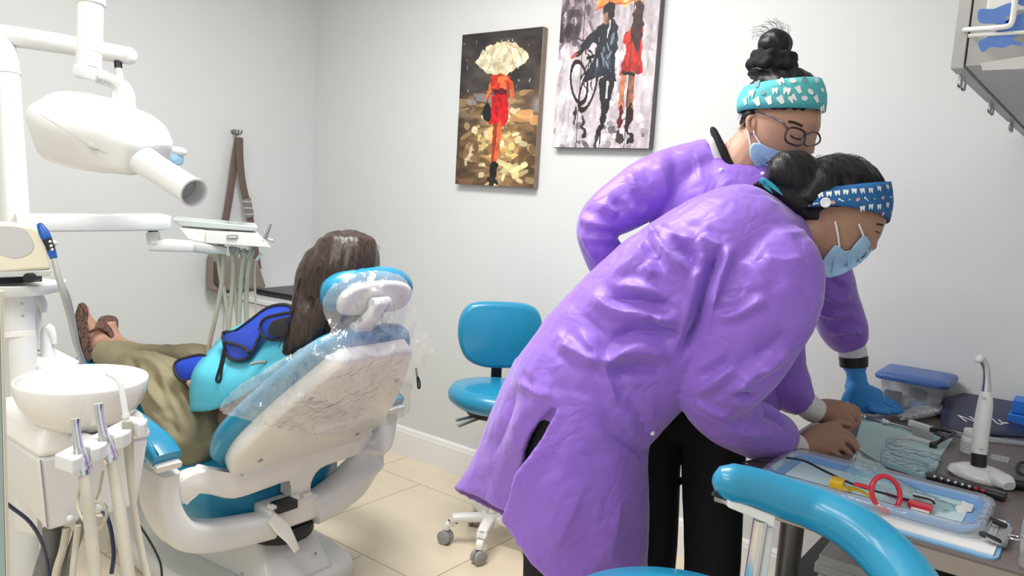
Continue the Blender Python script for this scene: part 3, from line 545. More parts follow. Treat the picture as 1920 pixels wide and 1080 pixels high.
for k in range(5):
    a = ang0+2*PI*k/5; d = V(math.cos(a), math.sin(a), 0); sd = V(-d.y, d.x, 0)
    b = NB(); bar(b, [hub+d*.02+V(0, 0, .112), hub+d*.15+V(0, 0, .105), hub+d*(armL-.03)+V(0, 0, .090), hub+d*armL+V(0, 0, .078), hub+d*(armL+.004)+V(0, 0, .058)], [.045, .04, .032, .03, .026], [.032, .03, .024, .022, .022], up=(0, 0, 1) , smooth=3, n=14, pw=4); lg = link('base_leg', b, 'warm_white', st, angle=60)
    cst = hub+d*(armL+.006)+V(0, 0, .028)
    b = NB(); tube(b, [cst+V(0, 0, .035), cst+V(0, 0, .012)], .007, 10); cs = link('caster', b, 'black_plastic', lg)
    wa = (sd*.8+d*.6).normalized()
    for sg in (-1, 1):
        b = NB(); cc = cst+wa*.012*sg; lathe(b, [(0, -.0105), (.022, -.0105), (.0275, -.007), (.0275, .007), (.022, .0105), (0, .0105)], cc, wa, 24); link('caster_wheel', b, 'grey_plastic', lg)
# ---- hooks and the bag on the left wall
mat('bag_brown', (.145, .10, .085), .5, var=.12, scale=60, bump=.25, bscale=400)
mat('bag_taupe', (.25, .205, .175), .5, var=.1, scale=60, bump=.25, bscale=400); mat('bag_dark', (.07, .055, .05), .5, var=.1)
mat('antique_metal', (.32, .30, .28), .35, metal=.9)
hk = thing('wall_hook', 'small grey metal double hook on the grey wall', 'hook', hx(438, 250, XL))
b = NB(); c = hx(438, 247, XL+.006); lathe(b, [(0, -.006), (.013, -.006), (.011, .002), (0, .004)], c, (1, 0, 0), 16); link('hook_plate', b, 'antique_metal', hk)
for dy, dz in ((-.018, -.012), (0, -.02), (.018, -.012)):
    b = NB(); tube(b, [c, c+V(.025, dy*.5, dz), c+V(.04, dy, dz*.6), c+V(.045, dy, .006)], [.004, .004, .004, .006], 8, smooth=3, round_end=True); link('hook_prong', b, 'antique_metal', hk)
bg = thing('shoulder_bag', 'taupe shoulder bag hanging by a brown strap from the wall hook', 'bag', hx(450, 550, XL+.05))
def ribbon(P, wd, th, n_):
    bm = NB(); bar(bm, P, [wd]*len(P), th, up=n_, smooth=5, n=8, pw=8); return bm
Xs = XL+.035
link('strap', ribbon([hx(447, 258, Xs), hx(440, 300, Xs), hx(434, 345, Xs+.006), hx(425, 400, Xs+.01), hx(412, 470, Xs+.02), hx(407, 510, Xs+.03)], .042, .003, (1, 0, 0)), 'bag_brown', bg, angle=60)
link('strap', ribbon([hx(449, 258, Xs+.008), hx(450, 300, Xs+.01), hx(455, 345, Xs+.012), hx(464, 385, Xs+.014), hx(474, 440, Xs+.02), hx(484, 505, Xs+.03)], .042, .003, (1, 0, 0)), 'bag_brown', bg, angle=60)
b = NB(); bar(b, [hx(462, 372, Xs+.022), hx(469, 408, Xs+.024)], .05, .006, up=(1, 0, 0)); bk2 = link('buckle', b, 'antique_metal', bg)
for y in (378, 390, 402):
    b = NB(); p = hx(462+(y-372)*.2, y, Xs+.028); tube(b, [p+V(0, -.026, 0), p+V(0, .026, 0)], .0035, 8); link('buckle_bar', b, 'chrome', bk2)
b = NB(); f = [hx(400, 548, XL+.10), hx(501, 540, XL+.10), hx(484, 486, XL+.09), hx(402, 478, XL+.09)]; bk = V(-.075, 0, 0)
boxpts(b, [f[0], f[1], f[1]+bk, f[0]+bk, f[3], f[2], f[2]+bk, f[3]+bk]); link('bag_body', b, 'bag_taupe', bg, bevel=.014, seg=3)
b = NB(); f2 = [hx(403, 530, XL+.112), hx(421, 548, XL+.112), hx(420, 500, XL+.108), hx(404, 490, XL+.108)]; boxpts(b, [p+V(-.02, 0, 0) for p in f2]+f2); link('side_pocket', b, 'bag_dark', bg, bevel=.004)
b = NB(); tube(b, [hx(407, 494, XL+.115), hx(408, 484, XL+.105), hx(406, 478, XL+.1)], .004, 8); link('strap_ring', b, 'chrome', bg)
# ---- white side cabinet in the corner with a dark flat case on it
scb = thing('side_cabinet', 'low white side cabinet in the room corner behind the patient', 'cabinet', (-3.3, 2.5, 0))
zt = .80
b = NB(); addbox(b, (-3.315, 2.50, zt/2-.01), (.61, .54, zt-.04)); link('carcass', b, 'warm_white', scb, bevel=.004)
b = NB(); addbox(b, (-3.315, 2.495, zt-.012), (.62, .56, .024)); link('top_panel', b, 'white_plastic', scb, bevel=.004)
for i in range(3):
    b = NB(); addbox(b, (-3.003, 2.50, .16+.235*i), (.016, .52, .22)); d_ = link('drawer', b, 'white_plastic', scb, bevel=.003)
    b = NB(); tube(b, [V(-2.985, 2.43, .23+.235*i), V(-2.985, 2.57, .23+.235*i)], .005, 8, round_end=True); link('handle', b, 'chrome', d_)
lp = thing('laptop', 'closed black laptop with a cable on the side cabinet in the corner', 'laptop', (-3.3, 2.5, zt))
b = NB(); addbox(b, (-3.28, 2.45, zt+.012), (.36, .27, .018), (0, 0, .1)); link('laptop_base', b, 'black_plastic', lp, bevel=.005)
b = NB(); addbox(b, (-3.28, 2.45, zt+.026), (.36, .27, .008), (0, 0, .1)); link('laptop_lid', b, 'black_plastic', lp, bevel=.003)
b = NB(); tube(b, [V(-3.12, 2.36, zt+.014), V(-3.08, 2.31, zt+.03), V(-3.0, 2.25, zt+.01), V(-2.985, 2.22, zt-.1), V(-2.98, 2.2, zt-.4)], .004, 8, smooth=5); link('cable', b, 'black_rubber', lp)
cable('hanging_cable', 'thin black cable hanging beside the handpiece hoses at the cabinet edge', [V(-3.06, 2.28, zt+.004), V(-3.01, 2.225, zt+.006), V(-2.985, 2.2, zt-.03), V(-2.98, 2.2, zt-.25), V(-2.98, 2.2, .012)], .004, 'black_rubber', 8, 'cable')
# ================================================================== PAINTINGS (print laid down stroke by stroke on the canvas face)
attr_mat('canvas_print', .5, .12, 250)
mat('canvas_edge', (.30, .22, .17), .6, var=.3, scale=25)
mat('canvas_edge_dark', (.16, .14, .15), .6, var=.3, scale=25)
def inpoly(U, W_, poly):
    r = np.zeros(U.shape, bool); n = len(poly); j = n-1
    for i in range(n):
        xi, yi = poly[i]; xj, yj = poly[j]; c = ((yi > W_) != (yj > W_)) & (U < (xj-xi)*(W_-yi)/(yj-yi+1e-12)+xi); r ^= c; j = i
    return r
def vnoise(U, W_, s, seed):
    rs = np.random.RandomState(seed); n = 64; g = rs.rand(n, n); x = U*s; y = W_*s; xi = np.floor(x).astype(int); yi = np.floor(y).astype(int); fx = x-xi; fy = y-yi; fx = fx*fx*(3-2*fx); fy = fy*fy*(3-2*fy)
    G = lambda a, b: g[a % n, b % n]; return (G(xi, yi)*(1-fx)+G(xi+1, yi)*fx)*(1-fy)+(G(xi, yi+1)*(1-fx)+G(xi+1, yi+1)*fx)*fy
class Paint:
    """image as array; u right 0..1, v down 0..1 of the panel (aspect given)"""
    def __init__(s, nx, ny, asp): s.nx, s.ny = nx, ny; u = (np.arange(nx)+.5)/nx; v = (np.arange(ny)+.5)/ny; s.U, s.W = np.meshgrid(u, v); s.A = asp; s.I = np.zeros((ny, nx, 3)); s.rs = np.random.RandomState(3)
    def jit(s, k, sc, seed): return (vnoise(s.U, s.W*s.A, sc, seed)-.5)*k, (vnoise(s.U, s.W*s.A, sc, seed+1)-.5)*k
    def fill(s, m, c, var=.12, sc=30, seed=5):
        n = (vnoise(s.U, s.W*s.A, sc, seed)-.5)*2; c = np.array(c)[None, None]*(1+var*n[..., None]); s.I = np.where(m[..., None], np.clip(c, 0, 1), s.I)
    def poly(s, p, c, jit=.012, var=.2, seed=5, smooth=True):
        if smooth: p = smooth2(p, 3)
        du, dv = s.jit(jit*2, 22, seed); s.fill(inpoly(s.U+du, s.W+dv/s.A, p), c, var, 26, seed)
    def line(s, p, w, c, jit=.006, var=.2, seed=5):
        du, dv = s.jit(jit*2, 25, seed); d = np.full(s.U.shape, 9.); U = s.U+du; W_ = (s.W+dv/s.A)*s.A
        for (a, b), (e, f) in zip(p, p[1:]):
            b, f = b*s.A, f*s.A; l = (e-a)**2+(f-b)**2+1e-9; t = np.clip(((U-a)*(e-a)+(W_-b)*(f-b))/l, 0, 1); d = np.minimum(d, np.hypot(U-a-t*(e-a), W_-b-t*(f-b)))
        s.fill(d < w/2, c, var, 26, seed)
    def dabs(s, n, box, cols, size, seed, asp=(1, 1)):
        rs = np.random.RandomState(seed)
        for i in range(n):
            u = box[0]+(box[2]-box[0])*rs.rand(); v = box[1]+(box[3]-box[1])*rs.rand(); a = size*asp[0]*(.4+rs.rand()); bb = size*asp[1]*(.4+rs.rand()); th = (rs.rand()-.5)*1.2
            x = (s.U-u)*math.cos(th)+(s.W-v)*s.A*math.sin(th); y = -(s.U-u)*math.sin(th)+(s.W-v)*s.A*math.cos(th)
            m = (np.abs(x)/a)**3+(np.abs(y)/bb)**3 < 1; c = np.array(cols[rs.randint(len(cols))])*(.85+.3*rs.rand()); s.I[m] = s.I[m]*.25+np.clip(c, 0, 1)*.75
    def ring(s, c, rx, ry, w, col, tilt=0):
        x = s.U-c[0]; y = (s.W-c[1])*s.A; X = x*math.cos(tilt)+y*math.sin(tilt); Y = -x*math.sin(tilt)+y*math.cos(tilt); r = np.hypot(X/rx, Y/ry); s.fill(np.abs(r-1) < w/min(rx, ry), col, .2)
    def mesh(s, name, o, ux, vd, nrm, parent, width, height):
        nx, ny = s.nx, s.ny; X, Y = np.meshgrid(np.linspace(0, width, nx+1), np.linspace(0, height, ny+1)); o, ux, vd = np.array(o), np.array(ux), np.array(vd)
        co = o+X[..., None]*ux+Y[..., None]*vd; idx = np.arange((nx+1)*(ny+1)).reshape(ny+1, nx+1)
        q = np.stack([idx[:-1, :-1], idx[1:, :-1], idx[1:, 1:], idx[:-1, 1:]], -1).reshape(-1, 4)
        me = bpy.data.meshes.new(name); me.from_pydata(co.reshape(-1, 3).tolist(), [], q.tolist())
        a = me.attributes.new('print', 'FLOAT_COLOR', 'FACE'); lin = np.where(s.I <= .04045, s.I/12.92, ((s.I+.055)/1.055)**2.4)
        a.data.foreach_set('color', np.concatenate([lin, np.ones(s.I.shape[:2]+(1,))], -1).astype(np.float32).ravel()); me.update()
        return link(name, me, 'canvas_print', parent, smooth=False)
def canvas(name, label, x0, x1, z0, z1, th, paint, edge):
    t = thing(name, label, 'painting', ((x0+x1)/2, YW, z0))
    b = NB(); addbox(b, ((x0+x1)/2, YW-th/2-.004, (z0+z1)/2), (x1-x0, th, z1-z0)); link('canvas', b, edge, t, bevel=.003)
    paint.mesh('print', (x0+.002, YW-th-.0048, z1-.002), (1, 0, 0), (0, 0, -1), (0, -1, 0), t, x1-x0-.004, z1-z0-.004); return t
# ---- woman in red under a cream umbrella
asp = .69/.468; P = Paint(150, 220, asp); U, W_ = P.U, P.W
n1 = vnoise(U, W_*asp, 7, 1)[..., None]; n2 = vnoise(U*1.0, W_*asp*2.5, 9, 2)[..., None]; n3 = vnoise(U*.6, W_*asp*3, 14, 9)[..., None]
top = np.array([.20, .18, .17])*(.6+.7*n1)+np.array([.10, .09, .085])*n2
glow = np.exp(-(((U-.55)/.28)**2+((W_-.72)/.3)**2))[..., None]
bot = np.array([.36, .27, .19])*(.55+.6*n2)+np.array([.60, .50, .30])*glow*(.35+.9*n3)+np.array([.10, .11, .14])*(n1-.3)*np.exp(-((W_-.48)/.08)**2)[..., None]*3
P.I = np.where((W_ < .375+.02*n1[..., 0])[..., None], top, bot); P.I = np.clip(P.I, 0, 1)
P.dabs(26, (.02, .05, .98, .38), [(.75, .74, .70), (.9, .88, .8), (.5, .5, .48)], .012, 11, (.7, 1.6))
P.dabs(30, (.0, .40, 1, .56), [(.48, .42, .36), (.55, .54, .55), (.62, .50, .35), (.33, .27, .22)], .06, 12, (1.6, .5))
P.dabs(60, (.25, .5, .85, 1), [(.93, .86, .58), (.88, .78, .50), (.98, .94, .75), (.75, .6, .35)], .035, 13, (1.3, .8))
P.dabs(45, (.0, .58, 1, 1), [(.55, .42, .27), (.36, .25, .16), (.72, .62, .42), (.45, .33, .22)], .05, 14, (1.5, .7))
P.dabs(9, (.62, .84, .92, .93), [(.93, .87, .63)], .06, 15, (1.4, .6))
P.dabs(8, (.1, .62, .5, .97), [(.9, .85, .7)], .035, 16, (1, 1))
P.dabs(6, (.72, .52, 1, .58), [(.85, .63, .40)], .09, 17, (1.5, .5))
P.poly([(.20, .19), (.27, .125), (.38, .085), (.52, .072), (.66, .088), (.78, .125), (.86, .175), (.80, .215), (.74, .232), (.66, .262), (.58, .285), (.47, .284), (.40, .272), (.33, .255), (.26, .225)], (.86, .81, .68), .02, .18, 21)
P.poly([(.42, .2), (.47, .285), (.57, .285), (.62, .2), (.52, .17)], (.77, .72, .60), .02, .15, 23); P.dabs(22, (.30, .1, .76, .24), [(.95, .92, .82), (.80, .74, .60), (.90, .85, .72)], .022, 24, (.7, 1.4))
for q in ([(.52, .075), (.42, .12), (.36, .25)], [(.53, .075), (.50, .16), (.49, .28)], [(.55, .075), (.64, .14), (.68, .255)], [(.56, .075), (.72, .12), (.79, .215)]): P.line(q, .012, (.72, .63, .48), .01, .2, 22)
P.line([(.48, .30), (.41, .34), (.375, .42)], .05, (.83, .38, .20), seed=25); P.line([(.58, .30), (.655, .34), (.68, .415)], .05, (.83, .38, .20), seed=26)
P.poly([(.42, .285), (.62, .285), (.64, .34), (.60, .40), (.47, .40), (.41, .34)], (.78, .20, .10), .012, .25, 27); P.dabs(14, (.44, .29, .6, .36), [(.93, .45, .25), (.72, .16, .1), (.85, .3, .18)], .03, 28)
P.poly([(.45, .39), (.60, .39), (.645, .50), (.645, .57), (.61, .605), (.53, .60), (.45, .60), (.40, .58), (.425, .50)], (.78, .06, .10), .012, .22, 29); P.dabs(16, (.43, .42, .62, .59), [(.88, .10, .14), (.62, .04, .08), (.80, .15, .18)], .025, 30, (.7, 1.8))
P.poly([(.46, .37), (.60, .37), (.60, .40), (.46, .40)], (.35, .06, .07), .01, .2, 31)
P.poly([(.335, .48), (.40, .47), (.425, .53), (.41, .575), (.345, .575), (.325, .53)], (.06, .07, .07), .012, .3, 32); P.line([(.36, .49), (.375, .43), (.40, .40)], .01, (.1, .08, .07))
P.line([(.49, .60), (.485, .68), (.49, .80), (.485, .86)], .05, (.62, .22, .12), seed=33); P.line([(.545, .60), (.545, .68), (.53, .78), (.505, .86)], .055, (.82, .36, .20), seed=34)
P.poly([(.455, .855), (.545, .85), (.54, .93), (.52, .96), (.45, .955)], (.05, .05, .05), .012, .3, 35); P.line([(.44, .97), (.54, .975)], .05, (.12, .1, .08), .02); P.line([(.50, .96), (.49, 1)], .06, (.15, .12, .1), .02)
canvas('painting', 'canvas print of a woman in red walking under a cream umbrella, seen from behind', -2.512, -2.044, 1.421, 2.110, .030, P, 'canvas_edge')
# ---- couple with a bicycle under an orange umbrella, printed on boards
asp = .80/.470; P = Paint(150, 250, asp); U, W_ = P.U, P.W
n1 = vnoise(U*2, W_*asp, 8, 41)[..., None]; n2 = vnoise(U*3, W_*asp*.7, 10, 42)[..., None]; n3 = vnoise(U*1.5, W_*asp*1.5, 22, 43)[..., None]
dk = np.clip((.46-W_)/.25, 0, 1)[..., None]*np.clip(1.25-U*1.5, .25, 1)[..., None]
P.I = np.clip(np.array([.80, .77, .78])*(.82+.25*n2)-dk*np.array([.40, .42, .39])*(.35+.9*n1)+.10*(n3-.5)+np.array([.0, -.03, -.01])*n1, 0, 1)
P.dabs(60, (0, .2, .45, .5), [(.36, .30, .34), (.55, .48, .52), (.70, .64, .66)], .04, 44, (.5, 1.8)); P.dabs(26, (.0, .3, .2, .46), [(.30, .25, .30), (.2, .17, .2)], .035, 45, (.8, 1.5))
P.dabs(90, (0, .5, 1, 1), [(.90, .88, .89), (.72, .68, .69), (.82, .79, .80), (.94, .92, .92)], .035, 46, (.7, 1.5)); P.dabs(40, (0, .86, 1, 1), [(.38, .35, .36), (.55, .52, .52), (.85, .83, .83)], .03, 47, (1, .8))
v0 = .215  # the frame cuts the picture here
P.poly([(.36, .30), (.42, .24), (.52, .19), (.66, .17), (.80, .19), (.92, .235), (.95, .26), (.80, .275), (.66, .285), (.55, .29), (.46, .30)], (.90, .60, .30), .02, .25, 51); P.dabs(30, (.42, .19, .9, .28), [(.96, .74, .45), (.85, .48, .2), (.93, .62, .33)], .045, 52); P.line([(.37, .305), (.5, .285), (.66, .29), (.95, .262)], .012, (.80, .32, .18))
# bicycle
P.ring((.245, .665), .085, .185, .010, (.14, .09, .09), -.25); P.ring((.345, .70), .075, .19, .010, (.14, .09, .09), .28)
for q in ([(.25, .66), (.35, .54), (.30, .68), (.34, .71)], [(.35, .54), (.38, .70)], [(.27, .46), (.36, .53)], [(.20, .44), (.27, .455)], [(.28, .46), (.30, .52), (.33, .53)], [(.25, .66), (.33, .60)]): P.line(q, .012, (.12, .08, .09), .01)
P.line([(.32, .545), (.42, .535)], .03, (.10, .07, .08)); P.line([(.22, .8), (.23, .88)], .02, (.2, .17, .17), .02); P.line([(.32, .85), (.34, .93)], .04, (.2, .17, .17), .03)
# man
P.poly([(.44, .385), (.54, .36), (.60, .40), (.615, .50), (.60, .58), (.63, .655), (.60, .665), (.52, .655), (.47, .645), (.40, .652), (.31, .655), (.37, .58), (.40, .50), (.38, .47), (.28, .505), (.25, .50), (.24, .47), (.34, .42)], (.13, .14, .18), .014, .35, 61)
P.line([(.26, .50), (.20, .525)], .045, (.16, .13, .15)); P.line([(.19, .52), (.15, .535)], .035, (.70, .36, .33))
P.poly([(.455, .29), (.555, .285), (.56, .34), (.53, .375), (.475, .375), (.455, .34)], (.12, .09, .09), .012, .25, 62); P.line([(.48, .34), (.49, .37)], .05, (.62, .44, .36))
P.dabs(26, (.42, .40, .60, .63), [(.45, .52, .60), (.22, .26, .34), (.62, .68, .74), (.08, .08, .1)], .022, 63, (.5, 2.2)); P.line([(.52, .37), (.51, .45)], .018, (.85, .87, .9), .015)
P.poly([(.46, .655), (.60, .655), (.58, .78), (.55, .86), (.535, .90), (.49, .90), (.50, .82), (.475, .74)], (.11, .11, .13), .01, .3, 64); P.line([(.545, .665), (.54, .75)], .018, (.82, .80, .8)); P.line([(.51, .90), (.475, .955)], .05, (.10, .09, .1), .02); P.line([(.48, .955), (.46, 1.0)], .045, (.25, .22, .22), .03)
# woman
P.poly([(.72, .42), (.76, .40), (.84, .40), (.86, .46), (.865, .55), (.895, .635), (.84, .642), (.75, .63), (.655, .637), (.70, .55), (.71, .50), (.675, .48), (.68, .44)], (.72, .14, .13), .014, .28, 71); P.dabs(20, (.69, .43, .87, .62), [(.85, .26, .22), (.60, .09, .09), (.78, .18, .16)], .025, 72, (.7, 1.6))
P.poly([(.77, .295), (.82, .288), (.85, .32), (.855, .40), (.845, .50), (.82, .535), (.79, .51), (.755, .47), (.745, .38), (.755, .32)], (.24, .13, .12), .016, .35, 73)
P.line([(.70, .635), (.695, .72), (.70, .80)], .055, (.70, .44, .32), seed=74); P.line([(.785, .635), (.785, .72), (.79, .82)], .055, (.60, .36, .27), seed=75); P.line([(.70, .63), (.80, .64)], .03, (.12, .06, .06))
P.line([(.70, .80), (.70, .84), (.685, .88)], .05, (.35, .08, .1), .02); P.line([(.79, .80), (.80, .86), (.77, .90)], .055, (.15, .06, .07), .02); P.line([(.69, .91), (.72, .97)], .05, (.25, .2, .2), .04); P.line([(.79, .91), (.80, .98)], .05, (.15, .12, .13), .04)
for u in (.255, .505, .755): P.fill((np.abs(U-u-.004*(n2[..., 0]-.5)) < .0042), (.14, .11, .12), .4)
canvas('painting', 'canvas print of a couple with a bicycle under an orange umbrella, seen from behind', -1.958, -1.492, 1.598, 2.40, .030, P, 'canvas_edge_dark')
# ================================================================== PEOPLE: shared builders
mat('skin', (.56, .32, .22), .5, var=.08, scale=25, bump=.05, bscale=300, sss=.08)
mat('skin_tan', (.42, .235, .155), .5, var=.08, scale=25, bump=.05, bscale=300, sss=.08)
mat('hair_black', (.010, .009, .010), .38, var=.3, scale=40)
def combed(me, k=95, amp=.0016):
    Vv = getv(me); N = getn(me); t_ = (Vv@np.array(CR))*k+(Vv@np.array(CF))*k*.5+3*np.sin(Vv@np.array(CD)*14); setv(me, Vv+N*(amp*np.sin(t_)+amp*.7*np.sin(t_*2.3+1))[:, None])
def strand_mat(name, c0, c1):
    m = bpy.data.materials.new(name); m.use_nodes = True; nt = m.node_tree; b = nt.nodes['Principled BSDF']
    tc = nt.nodes.new('ShaderNodeTexCoord'); mp = nt.nodes.new('ShaderNodeMapping'); mp.inputs['Scale'].default_value = (1, 1, .07); n = nt.nodes.new('ShaderNodeTexNoise'); n.inputs['Scale'].default_value = 170; n.inputs['Detail'].default_value = 3
    nt.links.new(tc.outputs['Object'], mp.inputs[0]); nt.links.new(mp.outputs[0], n.inputs['Vector'])
    r = nt.nodes.new('ShaderNodeValToRGB'); r.color_ramp.elements[0].position = .38; r.color_ramp.elements[1].position = .68; r.color_ramp.elements[0].color = c0+(1,); r.color_ramp.elements[1].color = c1+(1,)
    nt.links.new(n.outputs['Fac'], r.inputs[0]); nt.links.new(r.outputs[0], b.inputs['Base Color']); b.inputs['Roughness'].default_value = .36
    bp = nt.nodes.new('ShaderNodeBump'); bp.inputs['Strength'].default_value = .5; bp.inputs['Distance'].default_value = .003; nt.links.new(n.outputs['Fac'], bp.inputs['Height']); nt.links.new(bp.outputs[0], b.inputs['Normal']); MAT[name] = m
strand_mat('hair_brown', (.016, .010, .008), (.060, .031, .020)); strand_mat('hair_dark', (.0025, .0025, .003), (.010, .009, .010)); MAT['hair_dark'].node_tree.nodes['Principled BSDF'].inputs['Roughness'].default_value = .42; MAT['hair_dark'].node_tree.nodes['Principled BSDF'].inputs['Specular IOR Level'].default_value = .35
def head_mesh(bm, c, f, u, s=1.0, nose=1.0):
    f = Vector(f).normalized(); u = Vector(u); u = (u-f*u.dot(f)).normalized(); l = u.cross(f)
    nu, nv = 48, 34; rings = []
    for j in range(1, nv):
        ph = PI*j/nv; r = []
        for i in range(nu):
            th = 2*PI*i/nu; x, y, z = math.sin(ph)*math.cos(th), math.sin(ph)*math.sin(th), math.cos(ph)
            X = x*(.096 if x > 0 else .100); Y = y*.076; Z = z*(.112 if z > 0 else .122); t = max(0, -z)
            Y *= 1-.28*t*t; X *= (1-.08*t*t) if x > 0 else (1-.42*t)
            if x > 0:
                g = lambda yc, zc, sy, sz: math.exp(-((Y-yc)/sy)**2-((Z-zc)/sz)**2)
                X += .022*nose*g(0, -.036, .013, .016)+.010*nose*g(0, -.012, .010, .022)+.004*g(0, .028, .05, .014)-.010*(g(.031, .004, .017, .013)+g(-.031, .004, .017, .013))+.007*g(0, -.070, .022, .014)+.008*g(0, -.104, .02, .014)
            r.append(c+(f*X+l*Y+u*Z)*s)
        rings.append(r)
    skin(bm, rings)
def pxpatch(name, outline, D, th, bulge, m, parent, n=3, inner=(1, .92, .75, .5, .22), **k):
    """a soft pad: outline in photo pixels, D = depth at (x,y), th = thickness, bulge = how far its middle swells to the viewer"""
    if not callable(D): dd = D; D = lambda x, y: dd
    o2 = smooth2(outline, n) if n else outline; cx = sum(p[0] for p in o2)/len(o2); cy = sum(p[1] for p in o2)/len(o2); b = NB(); R_ = []
    for kf in inner: R_.append([at(cx+(x-cx)*kf, cy+(y-cy)*kf, D(cx+(x-cx)*kf, cy+(y-cy)*kf)-bulge*(1-kf**2.2)) for x, y in o2])
    Bk = [[p+ray(cx, cy).normalized()*th for p in r] for r in R_]; skin(b, Bk[::-1]+R_)
    return link(name, b, m, parent, angle=k.pop('angle', 180), **k)
def pxrim(name, outline, D, r, m, parent, closed=True, n=3, off=0.0):
    if not callable(D): dd = D; D = lambda x, y: dd
    o2 = smooth2(outline, n, closed); P_ = [at(x, y, D(x, y)-off) for x, y in o2]
    if closed: P_ += P_[:2]
    b = NB(); tube(b, P_, r, 8); return link(name, b, m, parent)
def plane_depth(*pts):
    """depth varying linearly in the picture through three (x, y, D)"""
    A = np.array([[p[0], p[1], 1] for p in pts], float); k = np.linalg.lstsq(A, np.array([p[2] for p in pts], float), rcond=None)[0]
    return lambda x, y: float(k[0]*x+k[1]*y+k[2])
def cloth(name, rows, m, parent, sub=2, th=.002, n=4):
    """draped sheet from a control grid of (px, py, depth)"""
    G = [crom([at(*p) for p in r], n) for r in rows]; cols = [crom([g[i] for g in G], n) for i in range(len(G[0]))]
    b = NB(); vs_ = [[b.verts.new(p) for p in c] for c in cols]
    for a, c in zip(vs_, vs_[1:]):
        for i in range(len(a)-1): b.faces.new((a[i], a[i+1], c[i+1], c[i]))
    return link(name, b, m, parent, angle=180, solid=th)
def finger(bm, P_, r0, r1, n=10): tube(bm, P_, [r0+(r1-r0)*i/(len(P_)-1) for i in range(len(P_))], n, smooth=4, round_end=True)

# ================================================================== PATIENT
mat('khaki', (.31, .27, .165), .8, var=.10, scale=18, bump=.25, bscale=700)
mat('bib_cyan', (.10, .55, .70), .6, var=.05, scale=30, bump=.3, bscale=220)
mat('collar_blue', (.012, .055, .50), .55, var=.06, scale=50, bump=.1, bscale=500)
mat('shirt_white', (.70, .70, .70), .7)
def leopard():
    m = mat('leopard', (.15, .075, .055), .6); nt = m.node_tree; b = nt.nodes['Principled BSDF']
    v = nt.nodes.new('ShaderNodeTexVoronoi'); v.inputs['Scale'].default_value = 75; tc = nt.nodes.new('ShaderNodeTexCoord'); nt.links.new(tc.outputs['Object'], v.inputs['Vector'])
    r = nt.nodes.new('ShaderNodeValToRGB'); r.color_ramp.elements[0].position = .35; r.color_ramp.elements[1].position = .5; r.color_ramp.elements[0].color = (.045, .025, .022, 1); r.color_ramp.elements[1].color = (.19, .095, .07, 1)
    nt.links.new(v.outputs['Distance'], r.inputs[0]); nt.links.new(r.outputs[0], b.inputs['Base Color'])
leopard(); mat('shoe_sole', (.10, .055, .045), .6)
pt = thing('person', 'patient with long dark hair lying in the dental chair in khaki trousers and cyan bib', 'person', (-2.4, 1.5, .5))
hd_ = V(-1.85, 1.535, 1.125)
B = []
b = NB(); head_mesh(b, hd_, V(-.80, -.02, .55), V(.5, 0, .85), .86); B.append(b)
tors = [(V(-1.86, 1.53, 1.08), .05, .05), (BB+ba*.58+bn*.13, .07, .06), (BB+ba*.53+bn*.13, .13, .08), (BB+ba*.42+bn*.13, .14, .09), (BB+ba*.25+bn*.13, .14, .085), (BB+ba*.08+bn*.13, .16, .09), (V(-2.34, 1.53, .565), .17, .085)]
b = NB(); skin(b, [ell(c, (0, 1, 0), bn, w_, h_, 22, 2.3) for c, w_, h_ in tors]); B.append(b)
for sy in (-1, 1):
    b = NB(); sh0 = BB+ba*.47+bn*.10+V(0, sy*.11, 0); tube(b, [sh0, BB+ba*.32+bn*.12+V(0, sy*.13, -.02), BB+ba*.17+bn*.13+V(0, sy*.14, -.02), V(-2.26, 1.53+sy*.15, .67), at(366, 716, 2.53) if sy < 0 else V(-2.36, 1.53+sy*.15, .715)], [.05, .046, .04, .034, .028], 14, smooth=4); B.append(b)
    hnd = at(362, 716, 2.53) if sy < 0 else V(-2.36, 1.53+sy*.15, .715)
    b = NB(); bar(b, [hnd+V(.02, 0, -.005), hnd+V(-.05, -sy*.03, 0), hnd+V(-.085, -sy*.045, -.005)], [.05, .075, .07], [.03, .028, .022], smooth=3, pw=2.5); B.append(b)
    for k in range(4):
        b = NB(); p = hnd+V(-.075+.0*k, -sy*.045+(k-1.5)*.018, -.005); finger(b, [p, p+V(-.035, -sy*.01, -.002), p+V(-.055, -sy*.014, -.02), p+V(-.058, -sy*.015, -.035)], .0088, .0066); B.append(b)
    b = NB(); p = hnd+V(-.03, -sy*.005, .012); finger(b, [p, p+V(-.03, sy*.02, .008), p+V(-.055, sy*.022, -.002)], .0095, .0075); B.append(b)
# bare feet and shins inside the trouser legs
for S in ([(300, 720, 2.80, 22, .035), (230, 690, 3.0, 20, .035), (205, 665, 3.16, 24, .04), (186, 650, 3.22, 25, .035), (170, 622, 3.22, 19, .03), (160, 595, 3.22, 11, .025), (157, 575, 3.22, 8, .018)], [(320, 672, 3.0, 18, .03), (240, 655, 3.2, 17, .03), (212, 640, 3.29, 18, .035), (204, 622, 3.30, 17, .035), (203, 603, 3.30, 13, .028)]):
    b = NB(); pxloft(b, S, 16); B.append(b)
body = link('body', fuse(B, .006, 5), 'skin', pt, angle=180)
